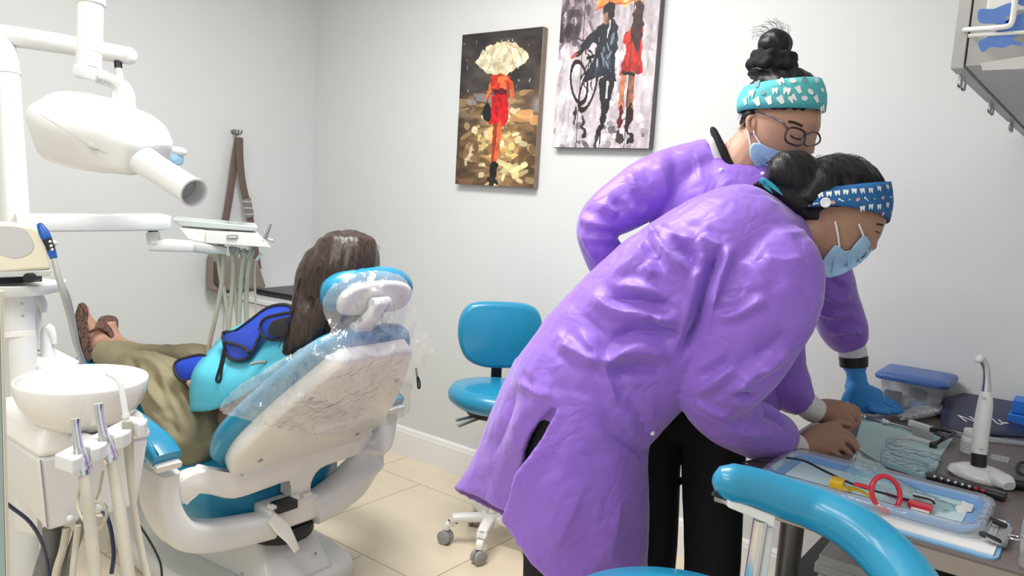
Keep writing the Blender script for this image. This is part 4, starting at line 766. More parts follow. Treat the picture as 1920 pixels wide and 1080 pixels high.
# trousers: seat and two legs, one surface
B = []
for S in ([(402, 790, 2.70, 62, .11), (376, 812, 2.60, 66, .10), (345, 772, 2.62, 62, .095), (316, 728, 2.68, 55, .085), (285, 702, 2.76, 42, .075), (246, 690, 2.90, 33, .062), (214, 672, 3.08, 27, .055), (196, 662, 3.16, 24, .05)], [(430, 760, 2.85, 55, .10), (400, 705, 2.84, 50, .09), (372, 678, 2.88, 32, .08), (330, 668, 2.98, 21, .07), (270, 662, 3.1, 18, .06), (215, 653, 3.24, 15, .05)]):
    b = NB(); pxloft(b, S, 22); B.append(b)
me = fuse(B, .008, 8); ripple(me, .008, 10, 1, 3)
folds(me, [([(262, 668), (300, 690), (318, 730)], .012, .020), ([(300, 668), (335, 700), (352, 745)], .010, .017), ([(275, 745), (310, 775), (345, 830)], .012, -.014), ([(330, 720), (360, 770), (372, 815)], .010, .015), ([(345, 690), (375, 740), (384, 790)], .008, -.013), ([(230, 660), (300, 664), (340, 660)], .008, -.009), ([(280, 715), (300, 760), (330, 800)], .009, .015), ([(255, 700), (285, 730), (300, 770)], .009, .013), ([(240, 668), (255, 690), (262, 715)], .010, -.010), ([(350, 660), (375, 664), (400, 655)], .010, .010), ([(310, 700), (332, 742), (350, 790)], .007, -.010)])
link('trousers', me, 'khaki', pt, angle=180)
# shoes: patterned flats
s1 = pxpatch('shoe', [(154, 567), (163, 574), (166, 592), (164, 606), (172, 640), (172, 672), (165, 677), (156, 660), (149, 625), (143, 600), (145, 577)], plane_depth((154, 567, 3.18), (165, 675, 3.16), (143, 600, 3.2)), .06, .012, 'leopard', pt)
pxrim('strap', [(160, 630), (170, 622), (181, 617)], 3.165, .006, 'shoe_sole', s1, False); pxrim('sole', [(150, 570), (142, 600), (149, 640), (160, 676), (170, 676)], 3.2, .006, 'shoe_sole', s1, False)
pxpatch('shoe', [(186, 596), (200, 591), (215, 593), (222, 602), (221, 622), (219, 639), (210, 634), (198, 622), (188, 617), (180, 611)], plane_depth((186, 596, 3.25), (219, 639, 3.27), (200, 620, 3.24)), .07, .02, 'leopard', pt)
# bib over the chest and near arm
cloth('bib', [[(432, 650, 2.86), (470, 630, 2.82), (520, 615, 2.76), (575, 610, 2.66)], [(428, 620, 2.72), (470, 600, 2.66), (520, 588, 2.58), (572, 590, 2.48)], [(397, 652, 2.60), (452, 648, 2.53), (510, 632, 2.42), (575, 622, 2.33)], [(365, 690, 2.50), (425, 700, 2.42), (492, 682, 2.35), (572, 645, 2.27)], [(356, 728, 2.49), (408, 738, 2.41), (470, 712, 2.345), (555, 668, 2.27)], [(357, 772, 2.50), (402, 768, 2.42), (462, 738, 2.36), (540, 690, 2.31)]], 'bib_cyan', pt)
# thyroid collar: blue flaps with black binding
dA = plane_depth((440, 650, 2.47), (540, 585, 2.36), (420, 620, 2.56))
A_ = [(419, 624), (440, 621), (470, 600), (502, 577), (535, 571), (553, 582), (548, 600), (520, 606), (498, 616), (482, 640), (468, 668), (448, 676), (428, 670), (421, 650)]
co = pxpatch('collar_flap', A_, dA, .014, .022, 'collar_blue', pt); pxrim('binding', A_, dA, .0055, 'black_rubber', co, off=.002)
pxrim('binding', [(421, 642), (440, 645), (458, 652), (467, 662)], dA, .0055, 'black_rubber', co, False, off=.022)
dB = plane_depth((490, 620, 2.35), (552, 600, 2.28), (520, 640, 2.31))
B_ = [(488, 612), (497, 597), (520, 590), (548, 586), (560, 596), (556, 622), (535, 634), (510, 637), (494, 630)]
co = pxpatch('collar_flap', B_, dB, .012, .012, 'collar_blue', pt); pxrim('binding', B_, dB, .005, 'black_rubber', co, off=.002)
pxpatch('velcro_tab', [(508, 605), (522, 598), (540, 594), (538, 602), (532, 628), (512, 632), (502, 624)], lambda x, y: dB(x, y)-.014, .006, .003, 'black_rubber', co)
C_ = [(327, 690), (332, 678), (350, 671), (385, 667), (385, 700), (350, 715), (333, 706)]
dC = plane_depth((330, 690, 2.56), (385, 680, 2.54), (350, 715, 2.53)); co = pxpatch('collar_flap', C_, dC, .015, .02, 'collar_blue', pt); pxrim('binding', C_, dC, .006, 'black_rubber', co)
pxrim('tie_loop', [(422, 640), (419, 660), (412, 690), (406, 710), (408, 716), (413, 712), (416, 690), (422, 662)], 2.41, .0045, 'black_rubber', pt, False)
pxrim('bib_clip', [(470, 683), (482, 680), (500, 678)], 2.335, .005, 'grey_plastic', pt, False)
# hair: crown and a long fall to the near shoulder
B = []
for S in ([(650, 433, 2.36, 26, .05), (650, 452, 2.36, 54, .095), (648, 490, 2.35, 66, .115), (640, 520, 2.34, 70, .115), (632, 545, 2.33, 68, .10), (620, 575, 2.32, 58, .08)], [(640, 470, 2.34, 40, .06), (600, 510, 2.33, 42, .06), (582, 550, 2.32, 33, .05), (578, 590, 2.30, 30, .042), (570, 620, 2.285, 27, .03), (553, 645, 2.28, 19, .02), (530, 664, 2.275, 7, .008)], [(655, 520, 2.30, 50, .06), (630, 570, 2.28, 42, .05), (598, 610, 2.27, 30, .035), (578, 632, 2.265, 20, .022), (560, 650, 2.262, 6, .01)]):
    b = NB(); pxloft(b, S, 20); B.append(b)
me = fuse(B, .006, 8)
Vv = getv(me); N = getn(me); t_ = (Vv@np.array(CR))*95+(Vv@np.array(CF))*40+3*np.sin(Vv@np.array(CD)*9); setv(me, Vv+N*(.0018*np.sin(t_)+.0012*np.sin(t_*2.3+1))[:, None])
hr_ = link('hair', me, 'hair_brown', pt, angle=180)
rs = random.Random(4); b = NB()
for i in range(26):
    x0 = 560+rs.random()*60; y0 = 520+rs.random()*40; x1 = 520+rs.random()*60; y1 = 640+rs.random()*28; tube(b, [at(x0, y0, 2.275), at((x0+x1)/2+rs.uniform(-8, 14), (y0+y1)/2, 2.268), at(x1, y1, 2.262)], .0011, 4, smooth=4)
for i in range(16):
    a = rs.uniform(-2.4, -.8); tube(b, [at(650+58*math.cos(a), 490+50*math.sin(a), 2.34), at(650+66*math.cos(a+.15), 490+60*math.sin(a+.15), 2.34), at(650+70*math.cos(a+.4), 492+58*math.sin(a+.4), 2.34)], .0008, 4, smooth=3)
link('loose_strands', b, 'hair_brown', hr_, kind='stuff')

# ================================================================== CLEAR PLASTIC COVER ON THE HEADREST AND BACK
sheet('clear_film', (.9, .9, .92), gloss=.24, rough=.07, tint=.20, bump=.55, bscale=16, fmul=.9)
def drape(name, poly, targets, m, parent=None, step=9, off=.012, amp=.01, seed=0, fallback=2.4, maxlift=None, solid=0, blur=6):
    poly = smooth2(poly, 3); xs = [p[0] for p in poly]; ys = [p[1] for p in poly]
    X = np.arange(min(xs)-step, max(xs)+2*step, step); Y = np.arange(min(ys)-step, max(ys)+2*step, step); UX, UY = np.meshgrid(X, Y); inside = inpoly(UX, UY, poly)
    for i in range(1): inside = inside
    dg = bpy.context.evaluated_depsgraph_get(); dg.update(); bvs = [BVHTree.FromObject(o, dg) for o in targets]; mats = [o.matrix_world.inverted() for o in targets]
    D = np.full(UX.shape, np.nan)
    for j in range(UX.shape[0]):
        for i in range(UX.shape[1]):
            r = ray(UX[j, i], UY[j, i]).normalized(); best = None
            for bv, mi in zip(bvs, mats):
                h = bv.ray_cast(mi @ CAM, (mi.to_3x3() @ r).normalized())
                if h[0] is not None:
                    d = depth(mi.inverted() @ h[0]); best = d if best is None else min(best, d)
            if best: D[j, i] = best
    known = ~np.isnan(D); Z = np.where(known, D, np.nanmean(D) if known.any() else fallback)
    for it in range(200):
        A = (np.roll(Z, 1, 0)+np.roll(Z, -1, 0)+np.roll(Z, 1, 1)+np.roll(Z, -1, 1))/4; Z = np.where(known, D, A)
    for it in range(blur):
        A = (np.roll(Z, 1, 0)+np.roll(Z, -1, 0)+np.roll(Z, 1, 1)+np.roll(Z, -1, 1)+Z)/5; Z = np.where(known, np.minimum(A, D), A)
    n1 = vnoise(UX/60+seed, UY/60, 1.6, 80+seed)-.5; cr_ = np.abs(vnoise(UX/60+UY/90, UY/75-UX/160, 1.2, 90+seed)-.5); cr2 = np.abs(vnoise(UX/30-UY/50, UY/60, 1.0, 95+seed)-.5)
    Z = Z-off-amp*(.5+n1)-amp*1.3*np.exp(-cr_*16)-amp*.6*np.exp(-cr2*18)
    # pull the border points on to the outline
    b = NB(); vid = {}; pa = np.array(poly)
    def vert(j, i):
        if (j, i) in vid: return vid[(j, i)]
        x, y = UX[j, i], UY[j, i]
        if not inside[j, i]:
            k = np.argmin((pa[:, 0]-x)**2+(pa[:, 1]-y)**2); x, y = pa[k]
        v = b.verts.new(at(x, y, Z[j, i])); vid[(j, i)] = v; return v
    for j in range(UX.shape[0]-1):
        for i in range(UX.shape[1]-1):
            if inside[j:j+2, i:i+2].sum() >= 2: b.faces.new((vert(j, i), vert(j+1, i), vert(j+1, i+1), vert(j, i+1)))
    bmesh.ops.remove_doubles(b, verts=b.verts, dist=.0004)
    return link(name, b, m, parent, angle=180, solid=solid)
cov_t = [o for o in ch.children_recursive if o.name.split('.')[0] in ('backrest_cushion', 'backrest_shell', 'headrest_pad', 'headrest_shell', 'headrest_bracket', 'pivot_knob')]
cov = drape('plastic_cover', [(605, 575), (612, 548), (640, 524), (690, 508), (738, 511), (762, 525), (770, 553), (778, 572), (795, 610), (815, 655), (800, 668), (796, 690), (783, 706), (769, 740), (767, 773), (735, 790), (715, 801), (640, 815), (560, 811), (500, 797), (440, 781), (412, 770), (432, 735), (500, 690), (560, 655), (600, 633), (622, 622), (612, 600)], cov_t, 'clear_film', None, 6, .010, .016, 1, blur=30)
tag(cov, 'crinkled clear plastic cover pulled over the headrest and upper back of the dental chair', 'plastic cover')
pxrim('cord_loop', [(780, 690), (783, 715), (784, 727), (787, 727), (787, 716), (783, 706)], 2.50, .003, 'black_rubber', None, False)
tag(bpy.data.objects['cord_loop'], 'small black cord loop hanging at the right edge of the plastic cover', 'cord')
# ================================================================== TWO PEOPLE IN PURPLE GOWNS
def gown_mat():
    m = mat('purple_gown', (.275, .130, .625), .43, var=.07, scale=14, bump=.12, bscale=900, sheen=.35)
    nt = m.node_tree; bs = nt.nodes['Principled BSDF']; old = bs.inputs['Normal'].links[0].from_node
    tc = nt.nodes.new('ShaderNodeTexCoord'); n = nt.nodes.new('ShaderNodeTexNoise'); n.inputs['Scale'].default_value = 11; n.inputs['Detail'].default_value = 2; n.inputs['Distortion'].default_value = .8; nt.links.new(tc.outputs['Object'], n.inputs['Vector'])
    a = nt.nodes.new('ShaderNodeMath'); a.operation = 'SUBTRACT'; a.inputs[1].default_value = .5; nt.links.new(n.outputs['Fac'], a.inputs[0]); c = nt.nodes.new('ShaderNodeMath'); c.operation = 'ABSOLUTE'; nt.links.new(a.outputs[0], c.inputs[0])
    bp = nt.nodes.new('ShaderNodeBump'); bp.inputs['Strength'].default_value = .5; bp.inputs['Distance'].default_value = .02; nt.links.new(c.outputs[0], bp.inputs['Height']); nt.links.new(old.outputs[0], bp.inputs['Normal']); nt.links.new(bp.outputs[0], bs.inputs['Normal']); return m
gown_mat(); mat('scrub_black', (.003, .003, .006), .8, var=.2, scale=20); mat('knit_white', (.80, .79, .77), .8, var=.05, scale=120, bump=.4, bscale=500)
mat('band_teal', (.10, .50, .52), .7, var=.06, scale=60, bump=.1, bscale=600); mat('band_blue', (.025, .15, .38), .7, var=.08, scale=60, bump=.1, bscale=600)
mat('mask_blue', (.40, .62, .84), .75, var=.04, scale=60, bump=.15, bscale=700); mat('elastic_white', (.85, .85, .86), .7); mat('glove_blue', (.055, .30, .74), .55, var=.1, scale=30, bump=.25, bscale=160)
mat('frame_brown', (.06, .032, .03), .2, coat=.5); mat('print_white', (.85, .88, .86), .7); mat('print_pink', (.75, .38, .38), .7); mat('print_green', (.30, .55, .30), .7); mat('print_grey', (.20, .33, .36), .7); mat('ribbon_teal', (.05, .42, .55), .5)
sheet('lens_clear', (.9, .9, .9), gloss=.02, rough=.03, tint=.02, bump=.0, fres=1.2, fmul=.5); mat('eye_white', (.75, .73, .70), .25, coat=.5); mat('watch_black', (.008, .008, .010), .35)
def thicken(b, th):
    g = bmesh.ops.solidify(b, geom=b.faces[:]+b.edges[:]+b.verts[:], thickness=th); return b
def band(name, c, axis, fdir, rx, ry, prof, m, parent, th=.004, n=72):
    """cloth band around a head: prof = list of (height, scale)"""
    z = Vector(axis).normalized(); x = Vector(fdir); x = (x-z*x.dot(z)).normalized(); y = z.cross(x); b = NB(); R_ = []
    for h, s in prof: R_.append([Vector(c)+z*(h(a) if callable(h) else h)+x*(rx*s*math.cos(a))+y*(ry*s*math.sin(a)) for a in [2*PI*i/n for i in range(n)]])
    skin(b, R_, cap=False); return link(name, b, m, parent, angle=180, solid=th), (Vector(c), x, y, z)
def sits(b, poly, O, ux, uy, nn, off=.0006):
    vs_ = [b.verts.new(O+ux*p[0]+uy*p[1]+nn*off) for p in poly]; b.faces.new(vs_)
TOOTH = [(-.5, .35), (-.42, .5), (-.2, .5), (0, .40), (.2, .5), (.42, .5), (.5, .35), (.45, .0), (.35, -.5), (.2, -.5), (.05, -.1), (-.05, -.1), (-.2, -.5), (-.35, -.5), (-.45, 0)]
BRUSH = [(-.12, -.6), (.12, -.6), (.12, .3), (.25, .35), (.25, .62), (-.25, .62), (-.25, .35), (-.12, .3)]
STAR = [(.5*math.cos(PI/2+k*PI/5)*(1 if k % 2 == 0 else .45), .5*math.sin(PI/2+k*PI/5)*(1 if k % 2 == 0 else .45)) for k in range(10)]
CUP = [(-.45, .5), (.45, .5), (.22, -.55), (-.22, -.55)]
BLOB = [(.5*math.cos(k*PI/4), .36*math.sin(k*PI/4)) for k in range(8)]
def print_on(name, bvh, spots, parent, m):
    """flat printed motifs following the cloth: spots = (px, py, size, turn, shape)"""
    b = NB()
    for x, y, sz, tn, shp in spots:
        h = bvh.ray_cast(CAM, ray(x, y).normalized())
        if h[0] is None: continue
        nn = h[1] if h[1].dot(CF) < 0 else -h[1]; ux = CR-nn*CR.dot(nn); ux.normalize(); uy = nn.cross(ux)*1; uy = -uy if uy.dot(CD) > 0 else uy
        ca, sa = math.cos(tn), math.sin(tn); sits(b, [((p[0]*ca-p[1]*sa)*sz, (p[0]*sa+p[1]*ca)*sz) for p in shp], h[0], ux, uy, nn, .0016+.0002*random.random())
    return link(name, b, m, parent, smooth=False, kind='stuff')
def bvh_obj(o): dg = bpy.context.evaluated_depsgraph_get(); dg.update(); return BVHTree.FromObject(o, dg)
def mask_patch(name, outline, headbv, lift, m, parent, fallback):
    def D(x, y):
        p = headbv.ray_cast(CAM, ray(x, y).normalized())[0]; return (depth(p) if p else fallback)-lift
    return pxpatch(name, outline, D, .003, .0, m, parent, 1, (1, .9, .8, .7, .55, .4, .25, .1))

# ------------------------------------------------------------------ front person: bending over the counter, blue patterned headband
p2 = thing('person', 'person bending over the counter in a long purple gown and blue tooth-print headband', 'person', at(1080, 1500, 1.9))
p2.location.z = 0; p2.matrix_world = Matrix.Translation((p2.location.x, p2.location.y, 0))
f2 = (CR*.90+CF*.30+CD*.42).normalized(); u2 = (-CD+CR*.35)
h2 = at(1585, 402, 1.76); B = []
b = NB(); head_mesh(b, h2, f2, u2, 1.0, 1.0); B.append(b)
b = NB(); tube(b, [at(1420, 500, 1.82), at(1480, 450, 1.80), at(1535, 430, 1.77), at(1560, 410, 1.76)], [.08, .062, .058, .06], 18, smooth=3); B.append(b)
b = NB(); tube(b, [at(1440, 480, 1.82), at(1250, 620, 1.86), at(1110, 740, 1.88)], [.09, .10, .10], 16, smooth=3); B.append(b)
b = NB(); tube(b, [at(1420, 500, 1.76), at(1400, 580, 1.72), at(1335, 735, 1.76), at(1420, 800, 1.84), at(1490, 838, 1.92), at(1510, 838, 1.94)], [.05, .045, .04, .036, .027, .026], 14, smooth=4); B.append(b)
b = NB(); tube(b, [at(1450, 520, 1.92), at(1440, 600, 2.0), at(1460, 700, 2.02), at(1515, 762, 2.04), at(1535, 772, 2.05)], [.05, .04, .036, .028, .027], 14, smooth=4); B.append(b)
# near hand: flat on the tray, fingers to the right
b = NB(); pxloft(b, [(1500, 838, 1.93, 20, .026), (1530, 828, 1.945, 29, .024), (1560, 822, 1.955, 31, .02), (1578, 822, 1.96, 27, .017)], 16); B.append(b)
for P_ in ([(1558, 806, 1.968), (1584, 810, 1.968), (1600, 824, 1.966), (1608, 838, 1.964)], [(1566, 819, 1.957), (1590, 826, 1.952), (1604, 841, 1.950), (1608, 852, 1.953)], [(1564, 832, 1.946), (1584, 842, 1.936), (1596, 855, 1.934), (1598, 864, 1.94)], [(1553, 841, 1.94), (1570, 853, 1.925), (1581, 864, 1.922), (1583, 872, 1.93)]):
    b = NB(); finger(b, [at(*q) for q in P_], .0098, .0074); B.append(b)
b = NB(); finger(b, [at(1532, 808, 1.97), at(1560, 795, 1.985), at(1582, 793, 1.99), at(1596, 798, 1.99)], .011, .0085); B.append(b)
# far hand: loosely closed
b = NB(); pxloft(b, [(1520, 768, 2.05, 18, .025), (1548, 772, 2.06, 25, .026), (1575, 778, 2.065, 27, .024), (1590, 783, 2.07, 22, .02)], 16); B.append(b)
for P_ in ([(1578, 762, 2.08), (1600, 764, 2.08), (1611, 778, 2.075), (1606, 792, 2.07)], [(1580, 772, 2.065), (1602, 775, 2.06), (1610, 788, 2.055), (1604, 798, 2.055)], [(1572, 784, 2.05), (1592, 787, 2.042), (1600, 796, 2.04), (1594, 805, 2.045)], [(1560, 792, 2.045), (1580, 796, 2.035), (1588, 803, 2.035), (1584, 810, 2.04)]):
    b = NB(); finger(b, [at(*q) for q in P_], .0105, .008); B.append(b)
me = fuse(B, .0042, 3); link('body', me, 'skin_tan', p2, angle=180)
hb2 = bvh_of(me)
# gown
B = []
b = NB(); pxloft(b, [(1490, 408, 1.80, 60, .06), (1462, 428, 1.80, 92, .11), (1430, 450, 1.80, 122, .16), (1385, 482, 1.81, 138, .195), (1320, 528, 1.83, 147, .20), (1232, 600, 1.86, 152, .195), (1158, 672, 1.88, 150, .19), (1102, 738, 1.89, 146, .19), (1088, 762, 1.90, 132, .16), (1082, 778, 1.90, 100, .11)], 30, 2.3); B.append(b)
b = NB(); pxloft(b, [(1428, 455, 1.72, 70, .06), (1442, 505, 1.675, 98, .085), (1433, 560, 1.66, 103, .085), (1408, 620, 1.67, 96, .08), (1378, 675, 1.69, 88, .075), (1345, 725, 1.725, 77, .07), (1350, 762, 1.77, 62, .068), (1385, 790, 1.80, 56, .065), (1430, 812, 1.85, 52, .06), (1458, 824, 1.885, 46, .052), (1473, 831, 1.905, 33, .037)], 24, 2.1); B.append(b)
b = NB(); pxloft(b, [(1440, 520, 1.92, 80, .08), (1450, 590, 1.98, 66, .07), (1450, 640, 2.0, 58, .065), (1458, 690, 2.02, 54, .06), (1485, 735, 2.03, 42, .05), (1508, 757, 2.04, 26, .035)], 20); B.append(b)
rows = [[(1046, 735, 1.715), (1010, 690, 1.765), (966, 672, 1.95), (1030, 730, 2.08), (1140, 780, 2.06), (1222, 806, 1.90), (1188, 785, 1.745), (1120, 752, 1.69), (1052, 737, 1.712)],
 [(1040, 757, 1.71), (990, 735, 1.765), (943, 722, 1.96), (1020, 780, 2.10), (1135, 825, 2.08), (1217, 832, 1.90), (1182, 825, 1.745), (1112, 800, 1.69), (1046, 760, 1.705)],
 [(1009, 792, 1.745), (972, 772, 1.79), (926, 760, 1.98), (1010, 815, 2.12), (1130, 855, 2.1), (1214, 855, 1.9), (1178, 860, 1.74), (1102, 838, 1.69), (1025, 802, 1.70)],
 [(985, 829, 1.775), (950, 812, 1.83), (907, 812, 2.0), (1000, 862, 2.14), (1130, 912, 2.12), (1214, 908, 1.9), (1175, 918, 1.735), (1088, 890, 1.685), (996, 851, 1.705)],
 [(974, 886, 1.815), (935, 868, 1.865), (884, 865, 2.02), (990, 920, 2.16), (1130, 980, 2.13), (1216, 985, 1.9), (1165, 1000, 1.73), (1062, 955, 1.685), (964, 896, 1.72)],
 [(952, 962, 1.865), (905, 941, 1.92), (850, 917, 2.04), (970, 980, 2.18), (1130, 1080, 2.15), (1216, 1150, 1.92), (1145, 1170, 1.75), (1015, 1080, 1.71), (938, 977, 1.755)]]
G = [crom([at(*p) for p in r], 6) for r in rows]; cols = [crom([g[i] for g in G], 6) for i in range(len(G[0]))]
b = NB(); vs_ = [[b.verts.new(p) for p in c] for c in cols]
for a, c in zip(vs_, vs_[1:]):
    for i in range(len(a)-1): b.faces.new((a[i], a[i+1], c[i+1], c[i]))
bmesh.ops.recalc_face_normals(b, faces=b.faces); thicken(b, .013); B.append(b)
me = fuse(B, .0054, 5, .5)
def Q(L, ox, oy, s): return [(ox+x*s, oy+y*s) for x, y in L]
k1 = lambda L: Q(L, 1040, 220, .463); k2 = lambda L: Q(L, 820, 540, .5); k3 = lambda L: Q(L, 1240, 560, .3147)
ripple(me, .004, 7, 2, 2); ripple(me, .0022, 19, 4, 2)
folds(me, [
 (k1([(675, 490), (650, 590), (612, 700), (578, 830), (545, 910), (515, 990)]), .010, -.034), (k1([(720, 500), (690, 600), (660, 690), (640, 790)]), .016, .016),
 (k1([(590, 480), (640, 510), (680, 530)]), .010, .016), (k1([(420, 430), (500, 480), (600, 500)]), .013, .012), (k1([(400, 440), (470, 560), (565, 640)]), .012, .020), (k1([(480, 470), (540, 560), (590, 640)]), .010, -.016),
 (k1([(310, 480), (370, 590), (410, 650)]), .012, .016), (k1([(360, 470), (420, 560), (440, 610)]), .009, -.010), (k1([(220, 640), (330, 560), (420, 430)]), .014, .010),
 (k1([(150, 700), (240, 770), (350, 790), (450, 815), (530, 770)]), .012, .020), (k1([(190, 730), (300, 740), (420, 750), (500, 730)]), .012, -.014), (k1([(375, 790), (430, 850), (520, 880)]), .009, -.014), (k1([(250, 680), (400, 700), (520, 780)]), .010, .010),
 (k1([(90, 840), (160, 930), (210, 985), (340, 915), (480, 935)]), .013, .022), (k1([(220, 880), (350, 870), (500, 900)]), .013, -.016), (k1([(0, 860), (100, 940), (190, 1020)]), .014, .012), (k1([(60, 720), (150, 830), (230, 900)]), .015, -.008),
 (k1([(640, 800), (720, 800), (800, 760), (870, 720)]), .009, .012), (k1([(620, 712), (740, 708), (870, 700)]), .004, -.004), (k1([(650, 740), (720, 740), (790, 700)]), .009, .008), (k1([(720, 560), (800, 600), (850, 660), (860, 720)]), .012, .008), (k1([(880, 440), (960, 470), (1010, 460)]), .008, .006), (k1([(830, 560), (930, 580), (1010, 560)]), .014, .007),
 (k3([(190, 570), (290, 500), (390, 435), (470, 400)]), .010, .016), (k3([(230, 490), (330, 430), (430, 370)]), .010, -.010), (k3([(200, 590), (280, 650), (380, 690), (430, 690)]), .008, .012), (k3([(400, 570), (480, 500), (580, 420), (700, 340)]), .012, .016), (k3([(430, 560), (500, 580), (560, 600)]), .010, -.018), (k3([(440, 800), (500, 720), (540, 640)]), .010, .010), (k3([(350, 720), (440, 790), (580, 800), (700, 790)]), .010, .010), (k3([(600, 690), (680, 700), (740, 760)]), .010, -.016), (k3([(540, 340), (640, 290), (760, 180)]), .016, -.010), (k3([(560, 420), (660, 380), (760, 290)]), .010, .010),
 (k2([(440, 430), (380, 400), (300, 350)]), .008, .009), (k2([(440, 440), (360, 380), (310, 300)]), .008, -.006), (k2([(450, 200), (540, 250), (620, 290)]), .011, .012), (k2([(620, 275), (650, 360), (680, 450)]), .011, .010), (k2([(640, 260), (760, 230), (890, 260)]), .013, .014), (k2([(640, 310), (760, 300), (870, 310)]), .012, -.014), (k2([(560, 480), (620, 560), (760, 640)]), .013, .008), (k2([(640, 540), (700, 590), (770, 640)]), .004, -.006), (k2([(700, 410), (760, 480), (790, 560)]), .012, -.012), (k2([(560, 700), (500, 860), (430, 1000)]), .03, .007), (k2([(690, 760), (670, 900), (640, 1060)]), .03, .007), (k2([(230, 260), (200, 420), (150, 560)]), .02, .008), (k2([(300, 350), (260, 500), (200, 640)]), .018, -.008)])
s_ = bpy.data.objects.new('tmp', me); COL.objects.link(s_); mo = s_.modifiers.new('s', 'SMOOTH'); mo.factor = .5; mo.iterations = 1; dg = bpy.context.evaluated_depsgraph_get(); dg.update(); me2 = bpy.data.meshes.new_from_object(s_.evaluated_get(dg)); bpy.data.objects.remove(s_, do_unlink=True)
gw2 = link('gown', me2, 'purple_gown', p2, angle=180); gb2 = bvh_of(me2)
p = pick(gb2, 1223, 812)
if p: b = NB(); ball(b, p, .006, n=10); link('snap_button', b, 'print_white', gw2)
b = NB(); pxloft(b, [(1468, 829, 1.90, 27, .034), (1484, 837, 1.92, 27, .033), (1496, 842, 1.932, 26, .032)], 20); link('cuff', b, 'knit_white', p2, angle=60)
b = NB(); pxloft(b, [(1500, 748, 2.035, 24, .034), (1518, 764, 2.043, 24, .032), (1532, 772, 2.05, 23, .031)], 20); link('cuff', b, 'knit_white', p2, angle=60)
# trousers and shoes
B = []
for cx, D in ((1062, 1.84), (1125, 1.99)):
    top = at(cx, 800, D); b = NB(); tube(b, [top+V(0, 0, .05), V(top.x, top.y, .55), V(top.x, top.y, .30), V(top.x, top.y, .07)], [.10, .085, .075, .075], 18, smooth=3); B.append(b)
    b = NB(); bar(b, [V(top.x, top.y, .045)-V(.03, .06, 0)*1.2, V(top.x, top.y, .05), V(top.x, top.y, .035)+V(.09, .10, 0)*1.1, V(top.x, top.y, .025)+V(.125, .14, 0)*1.1], [.06, .085, .09, .05], [.07, .09, .06, .03], smooth=3, pw=2.6); link('shoe', b, 'black_plastic', p2, angle=180)
link('trousers', fuse(B, .01, 4), 'scrub_black', p2, angle=180)
# hair: cap under the band, bun at the back
B = []
b = NB(); ball(b, h2+f2*(-.012)+(-CD)*.042+CR*.004, .108, .086, .085, Matrix((f2, (u2.cross(f2)).normalized(), f2.cross((u2.cross(f2)).normalized()))).transposed()); B.append(b)
b = NB(); pxloft(b, [(1502, 390, 1.73, 22, .05), (1530, 358, 1.74, 46, .075), (1560, 335, 1.745, 48, .075)], 18); B.append(b)
b = NB(); pxloft(b, [(1440, 318, 1.74, 20, .03), (1462, 322, 1.735, 40, .05), (1495, 330, 1.735, 46, .055), (1520, 345, 1.74, 34, .05)], 18); B.append(b)
b = NB(); pxloft(b, [(1500, 394, 1.735, 16, .022), (1518, 402, 1.735, 14, .02), (1538, 408, 1.73, 9, .014), (1552, 410, 1.725, 4, .008)], 14); B.append(b)
b = NB(); pxloft(b, [(1412, 346, 1.735, 4, .006), (1432, 348, 1.735, 10, .012), (1470, 362, 1.73, 22, .03), (1505, 385, 1.73, 22, .04)], 14); B.append(b)
me = fuse(B, .0045, 5); combed(me, 120, .0013); hb_ = link('hair', me, 'hair_dark', p2, angle=180)
rs = random.Random(9); b = NB()
for i in range(30):
    x = 1452+rs.random()*75; y = 290+rs.random()*22; tube(b, [at(x, y+18, 1.725), at(x+rs.uniform(-10, 10), y, 1.72), at(x+rs.uniform(-24, 16), y+rs.uniform(-6, 16), 1.715)], .0008, 4, smooth=3)
for i in range(22):
    a = rs.uniform(-2.2, -.5); tube(b, [at(1578+78*math.cos(a), 370+76*math.sin(a), 1.74), at(1578+86*math.cos(a+.2), 370+84*math.sin(a+.2), 1.74), at(1578+80*math.cos(a+.5), 370+78*math.sin(a+.5), 1.74)], .0005, 4, smooth=3)
link('loose_strands', b, 'hair_dark', hb_, kind='stuff')
# headband: narrow behind, wide over the brow
axb = (-CD*.97+CR*.08+CF*.03); bd2, fr2 = band('headband', at(1577, 378, 1.755), axb, (CR*.95+CF*.3), .113, .094, [((lambda a, t=t: (t-.5)*(.062+.032*max(-.6, math.cos(a)))+.006*math.cos(a)), s) for t, s in ((0, .965), (.25, 1.0), (.5, 1.008), (.75, .985), (1, .94))], 'band_blue', p2)
bb2 = bvh_obj(bd2); rs = random.Random(2); sp = {'print_white': [], 'print_pink': [], 'print_green': []}
for j, y in enumerate((361, 377, 393, 408)):
    for i in range(11):
        x = 1508+i*15.5+(7 if j % 2 else 0); yy = y+(x-1580)*-.10+rs.uniform(-2, 2)
        if j in (0, 2): sp['print_white'].append((x, yy, .0118, rs.uniform(-.2, .2), TOOTH))
        elif i % 3 == 0: sp['print_pink'].append((x, yy, .011, rs.uniform(-.6, .6), BLOB))
        elif i % 3 == 1: sp['print_white'].append((x, yy, .010, rs.uniform(.6, 2), BRUSH))
        else: sp['print_green'].append((x, yy, .006, 0, BLOB))
for k, v in sp.items(): print_on('band_print', bb2, v, bd2, k)
h = bb2.ray_cast(CAM, ray(1548, 380).normalized())
if h[0]: b = NB(); lathe(b, [(0, 0), (.0105, 0), (.011, .002), (.009, .0035), (.007, .0028), (0, .0028)], h[0]-ray(1548, 380).normalized()*.001, -ray(1548, 380), 20); link('band_button', b, 'print_white', bd2)
